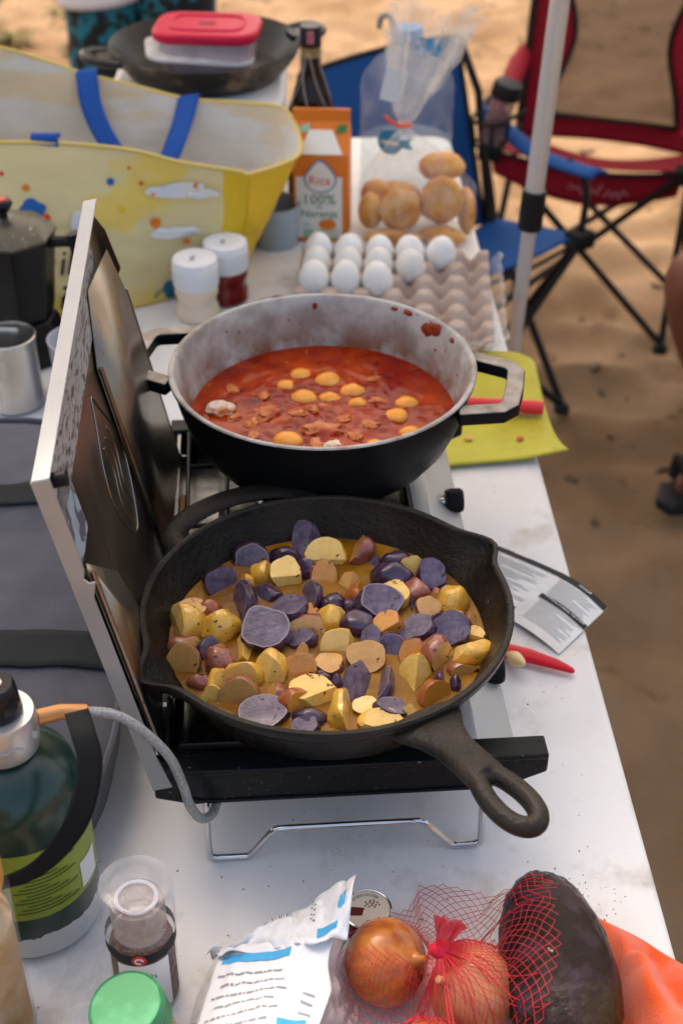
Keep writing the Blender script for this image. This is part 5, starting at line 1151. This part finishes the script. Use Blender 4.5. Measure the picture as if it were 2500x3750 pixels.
b = MB(); b.tube([(.038 * cos(2 * pi * i / 20) + .30, .038 * sin(2 * pi * i / 20) + 2.775, .60) for i in range(20)], .004, 6, closed=True)
for i in range(0, 20, 5): b.tube([(.038 * cos(2 * pi * i / 20) + .30, .038 * sin(2 * pi * i / 20) + 2.775, .60), (.03 * cos(2 * pi * i / 20) + .30, .03 * sin(2 * pi * i / 20) + 2.775, .545)], .004, 6)
b.tube([(.03 * cos(2 * pi * i / 20) + .30, .03 * sin(2 * pi * i / 20) + 2.775, .548) for i in range(20)], .004, 6, closed=True)
b.tube([(.338, 2.775, .60), (.375, 2.82, .60)], .005, 6)
tag(b.build('cup_holder', trim_b), 'black wire cup holder hooked on the burgundy chair arm', 'cup holder')
b = MB(); b.tube(smooth_path([(.118, 2.92, .0), (.112, 2.92, .45), (.108, 2.92, .70), (.106, 2.92, .738), (.098, 2.92, .758), (.086, 2.92, .762), (.078, 2.92, .752), (.077, 2.92, .735)], 5), .006, 10)
tag(b.build('hooked_stake', mat('weathered_metal', (.25, .27, .25), .5, .6)), 'thin grey hooked metal stake behind the blue chair', 'stake')

# ------------------------------------------------------------ people
def figure(name, J, E, skin, parent):
    me = bpy.data.meshes.new(name); keys = list(J); me.from_pydata([J[k][:3] for k in keys], [(keys.index(a), keys.index(b)) for a, b in E], [])
    me.materials.append(skin); o = bpy.data.objects.new(name, me); COL.objects.link(o); o.parent = parent
    md = o.modifiers.new('skin', 'SKIN'); md.use_smooth_shade = True
    for i, k in enumerate(keys):
        sv = me.skin_vertices[0].data[i]; rr = J[k][3]; sv.radius = rr if hasattr(rr, '__len__') else (rr, rr); sv.use_root = (k == 'pelvis')
    s = o.modifiers.new('sub', 'SUBSURF'); s.levels = s.render_levels = 2
    return o
def hand(J, E, tag_, wr, d, side, up):
    wr, d, side, up = Vector(wr), Vector(d).normalized(), Vector(side).normalized(), Vector(up).normalized()
    J[tag_ + 'palm'] = tuple(wr + d * .055) + (.026,); E.append((tag_ + 'wrist', tag_ + 'palm'))
    for k in range(4):
        b0 = wr + d * .09 + side * (k - 1.5) * .019; L = (.068, .078, .072, .056)[k]
        J[f'{tag_}f{k}a'] = tuple(b0) + (.0095,); J[f'{tag_}f{k}b'] = tuple(b0 + d * L * .5 - up * .006) + (.0088,); J[f'{tag_}f{k}c'] = tuple(b0 + d * L * .88 - up * .022) + (.0075,)
        E += [(tag_ + 'palm', f'{tag_}f{k}a'), (f'{tag_}f{k}a', f'{tag_}f{k}b'), (f'{tag_}f{k}b', f'{tag_}f{k}c')]
    t0 = wr + d * .045 - side * .034; J[tag_ + 'ta'] = tuple(t0) + (.011,); J[tag_ + 'tb'] = tuple(t0 + d * .035 - side * .018 - up * .006) + (.0092,); E += [(tag_ + 'palm', tag_ + 'ta'), (tag_ + 'ta', tag_ + 'tb')]
def cloth_tube(P, R, name, m, parent, n=28, wr=.004):
    b = MB(); P = smooth_path(P, 5); k = len(P); Rr = []
    for i in range(k):
        t = i / (k - 1) * (len(R) - 1); j = min(int(t), len(R) - 2); f = t - j; Rr.append((R[j][0] * (1 - f) + R[j + 1][0] * f, R[j][1] * (1 - f) + R[j + 1][1] * f))
    def fn(u, v):
        i = min(k - 1, int(round(v * (k - 1)))); a = 2 * pi * u; t = (P[min(i + 1, k - 1)] - P[max(i - 1, 0)]).normalized()
        x = Vector((0, 1, 0)).cross(t); x = x.normalized() if x.length > .2 else Vector((1, 0, 0)); y = t.cross(x)
        q = P[i] + x * cos(a) * Rr[i][0] + y * sin(a) * Rr[i][1]; return q + (q - P[i]).normalized() * wr * noise.noise(q * 18)
    b.grid(fn, n, k - 1, wrap=True); return b.build(name, m, parent, solid=.003, sharp=80)
def head(parent, c, facing, skin, hair_c, cap=True):
    f = Vector(facing).normalized(); s = f.cross(Vector((0, 0, 1)))
    hm = mat('hair', hair_c, .7, bump=.6, bs=150); V, F = blob((.083, .083, .105), 2, .04, 3); b = MB()
    b.add([v + c + Vector((0, 0, .028)) - f * .022 for v in V], F); b.build('hair', hm, parent)
    for k in (-1, 1):
        b = MB(); b.add(*blob((.011, .011, .011), 1, 0, 2)); b.v = [tuple(Vector(v) + c + f * .077 + s * .031 * k + Vector((0, 0, .002))) for v in b.v]; b.build('eye', mat('eye', (.7, .68, .66), .2, c2=(.03, .02, .01), ns=60), parent)
    b = MB(); V, F = blob((.013, .013, .024), 4, .05, 2); b.add([v + c + f * .088 + Vector((0, 0, -.022)) for v in V], F); b.build('nose', skin, parent)
    b = MB(); V, F = blob((.024, .024, .007), 5, .05, 2); b.add([v + c + f * .068 + Vector((0, 0, -.058)) for v in V], F); b.build('mouth', mat('lips', (.32, .10, .08), .5), parent)
sk1 = mat('skin_tan', (.38, .20, .125), .5, sss=.15, c2=(.33, .165, .10), ns=20); sk2 = mat('skin_brown', (.185, .070, .045), .45, sss=.12, c2=(.15, .055, .035), ns=15)
p1 = thing('person', 'person standing in black and teal patterned swim shorts beyond the bag', 'person', (-.465, 3.36, 0))
J = {'pelvis': (0, 0, .90, (.13, .10)), 'waist': (0, 0, 1.05, (.125, .095)), 'chest': (0, .0, 1.28, (.15, .105)), 'neckb': (0, 0, 1.45, .06), 'neck': (0, 0, 1.53, .052), 'head': (0, .005, 1.64, (.075, .09)), 'crown': (0, 0, 1.72, .06)}
E = [('pelvis', 'waist'), ('waist', 'chest'), ('chest', 'neckb'), ('neckb', 'neck'), ('neck', 'head'), ('head', 'crown')]
for s, t in ((-1, 'l'), (1, 'r')):
    J.update({t + 'hip': (s * .075, 0, .80, .088), t + 'thigh': (s * .080, -.01, .62, .075), t + 'knee': (s * .082, -.015, .47, .056), t + 'calf': (s * .083, .01, .34, .053), t + 'ankle': (s * .085, .015, .085, .034), t + 'heel': (s * .085, .03, .035, .032), t + 'ball': (s * .09, -.10, .03, .034), t + 'toe': (s * .092, -.16, .022, .022),
              t + 'sh': (s * .165, 0, 1.40, .056), t + 'elb': (s * .225, .03, 1.13, .042), t + 'wrist': (s * .235, -.04, .90, .028)})
    E += [('pelvis', t + 'hip'), (t + 'hip', t + 'thigh'), (t + 'thigh', t + 'knee'), (t + 'knee', t + 'calf'), (t + 'calf', t + 'ankle'), (t + 'ankle', t + 'heel'), (t + 'heel', t + 'ball'), (t + 'ball', t + 'toe'), ('chest', t + 'sh'), (t + 'sh', t + 'elb'), (t + 'elb', t + 'wrist')]
    hand(J, E, t, J[t + 'wrist'][:3], (0, -.25, -1), (0, -s, 0), (s, 0, 0))
figure('body', J, E, sk1, p1)
shorts = mat('swim_shorts', (.010, .012, .016), .7, c2=(.006, .125, .18), ns=26, lo=.50, hi=.54, nd=4)
for s in (-1, 1): cloth_tube([(s * .060, 0, .92), (s * .074, -.004, .78), (s * .080, -.008, .62), (s * .083, -.012, .44)], [(.10, .105), (.098, .105), (.092, .10), (.090, .097)], 'short_leg', shorts, p1, wr=.008)
b = MB(); b.grid(lambda u, v: (-.080 + .108 * cos(radians(160 + 190 * u)), -.004 + .113 * sin(radians(160 + 190 * u)), .655 + .045 * v + .035 * u), 20, 3); b.build('white_panel', mat('shorts_white', (.62, .63, .68), .8), p1, solid=.003)
cloth_tube([(0, 0, .93), (0, 0, 1.1), (0, 0, 1.3), (0, 0, 1.42), (0, 0, 1.47)], [(.165, .125), (.15, .115), (.185, .13), (.18, .10), (.075, .07)], 'shirt', mat('shirt_grey', (.30, .31, .33), .85), p1)
head(p1, Vector((0, .005, 1.64)), (0, -1, 0), sk1, (.03, .02, .015))
p2 = thing('person', 'seated person with bare brown knee and black sandals', 'person', (.63, 2.30, 0))
J = {'pelvis': (.46, .18, .50, (.12, .13)), 'waist': (.50, .19, .66, (.10, .12)), 'chest': (.52, .20, .90, (.11, .15)), 'neckb': (.51, .20, 1.06, .06), 'neck': (.50, .20, 1.13, .052), 'head': (.49, .20, 1.24, (.09, .075)), 'crown': (.50, .20, 1.32, .06)}
E = [('pelvis', 'waist'), ('waist', 'chest'), ('chest', 'neckb'), ('neckb', 'neck'), ('neck', 'head'), ('head', 'crown')]
for s, t in ((-1, 'l'), (1, 'r')):
    ky = .0 if s < 0 else .36
    J.update({t + 'hip': (.40, .18 + s * .085, .49, .095), t + 'thigh': (.18, ky * .7 + .035, .505, .078), t + 'knee': (-.02 + .14 * (s > 0), ky, .495, .062), t + 'calf': (.045 + .14 * (s > 0), ky, .34, .058), t + 'ankle': (.135 + .14 * (s > 0), ky + .02, .10, .036), t + 'heel': (.175 + .14 * (s > 0), ky + .025, .050, .034), t + 'ball': (.08 + .14 * (s > 0), ky - .005, .048, .037), t + 'toe': (.02 + .14 * (s > 0), ky - .02, .040, .026),
              t + 'sh': (.52, .20 + s * .165, 1.0, .056), t + 'elb': (.44, .20 + s * .21, .74, .042), t + 'wrist': (.25, .17 + s * .17, .635, .028)})
    E += [('pelvis', t + 'hip'), (t + 'hip', t + 'thigh'), (t + 'thigh', t + 'knee'), (t + 'knee', t + 'calf'), (t + 'calf', t + 'ankle'), (t + 'ankle', t + 'heel'), (t + 'heel', t + 'ball'), (t + 'ball', t + 'toe'), ('chest', t + 'sh'), (t + 'sh', t + 'elb'), (t + 'elb', t + 'wrist')]
    hand(J, E, t, J[t + 'wrist'][:3], (-1, -.1 * s, -.12), (0, s, 0), (0, 0, 1))
    sd_m = mat('sandal_black', (.012, .013, .015), .6, bump=.5, bs=120); x0 = .14 * (s > 0) + .02
    b = MB(); b.prism([(-.035 + x0, ky - .03), (-.01 + x0, ky - .062), (.08 + x0, ky - .048), (.18 + x0, ky - .012), (.205 + x0, ky + .03), (.18 + x0, ky + .062), (.08 + x0, ky + .045), (-.02 + x0, ky + .024)], 0, .026); so_ = b.build('sandal_sole', sd_m, p2, bevel=.006)
    for xx, rr in ((.02, .046), (.075, .050), (.115, .050)):
        b = MB(); b.tube([(xx + x0, ky + .0 + .2 * (xx - .05) + rr * cos(radians(a)), .022 + (.066 if xx < .1 else .10) * sin(radians(a))) for a in range(0, 181, 15)], .009, 8, flat=2.4); b.build('sandal_strap', sd_m, so_)
figure('body', J, E, sk2, p2)
cloth_tube([(.50, .18, .66), (.46, .18, .58), (.43, .18, .50)], [(.17, .13), (.19, .15), (.17, .13)], 'shorts_seat', mat('shorts_dark', (.03, .035, .05), .85), p2)
for s in (-1, 1): cloth_tube([(.45, .18 + s * .08, .50), (.34, .18 + s * .10 * (1.0 if s < 0 else .9), .50), (.24, (.075 if s < 0 else .265), .505)], [(.115, .11), (.105, .105), (.098, .098)], 'short_leg', mat('shorts_dark', (.03, .035, .05), .85), p2)
cloth_tube([(.48, .19, .58), (.51, .195, .75), (.52, .20, .92), (.515, .20, 1.04), (.51, .20, 1.09)], [(.16, .135), (.145, .12), (.18, .13), (.17, .10), (.075, .07)], 'shirt', mat('shirt_navy', (.03, .05, .10), .85), p2)
head(p2, Vector((.49, .20, 1.24)), (-1, 0, 0), sk2, (.012, .010, .008))
camp_chair('camp_chair', 'burgundy folding camp chair under the seated person', (1.06, 2.49, 0), radians(-90), red_f, True, W=.245)

# ------------------------------------------------------------ low weeds on the sand
weed = mat('weed_leaf', (.075, .095, .025), .7, c2=(.16, .13, .05), ns=12)
rn = random.Random(9)
for k, (x, y, sz) in enumerate(((-1.36, 5.35, 1.0), (-1.20, 5.15, .9), (-1.02, 5.50, 1.0), (-.95, 5.12, .7), (-1.27, 4.72, .9), (-1.12, 4.60, .6), (-1.42, 4.95, .8), (-.82, 5.45, .7), (-1.10, 5.80, 1.1), (-1.4, 5.75, 1.1), (-.62, 5.75, .6))):
    b = MB()
    for j in range(90):
        a = rn.uniform(0, 2 * pi); r0 = rn.uniform(0, .09) * sz; L_ = rn.uniform(.03, .09) * sz; p = Vector((x + r0 * cos(a), y + r0 * sin(a), gh(x, y) - .016)); d = Vector((cos(a) * rn.uniform(.2, 1), sin(a) * rn.uniform(.2, 1), rn.uniform(.5, 1.2))).normalized()
        s = d.cross(Vector((0, 0, 1))).normalized() * .006 * sz; q = p + d * L_ * .55; e = p + d * L_ + Vector((0, 0, -.015 * sz)); b.add([p - s * .5, p + s * .5, q + s, q - s, e], [(0, 1, 2, 3), (3, 2, 4)])
    tag(b.build('weed_tuft', weed, norm=False), 'low green weed tuft growing on the open sand' , 'weed', 'weed tufts on the sand')
b = MB(); rn = random.Random(21)
for k in range(420):
    x, y = rn.uniform(-1.6, 1.6), rn.uniform(1.7, 6.0); r = rn.uniform(.003, .011); V, F = blob((r * rn.uniform(1, 2.6), r, r * .6), k, .5, 1, 2)
    Rz = Matrix.Rotation(rn.uniform(0, 3), 3, 'Z'); b.add([Rz @ v + Vector((x, y, gh(x, y) - .012)) for v in V], F)
tag(b.build('debris', mat('debris', (.055, .032, .018), .9, c2=(.14, .10, .06), ns=8)), 'dark twigs and bits scattered over the sand', 'debris', kind='stuff')
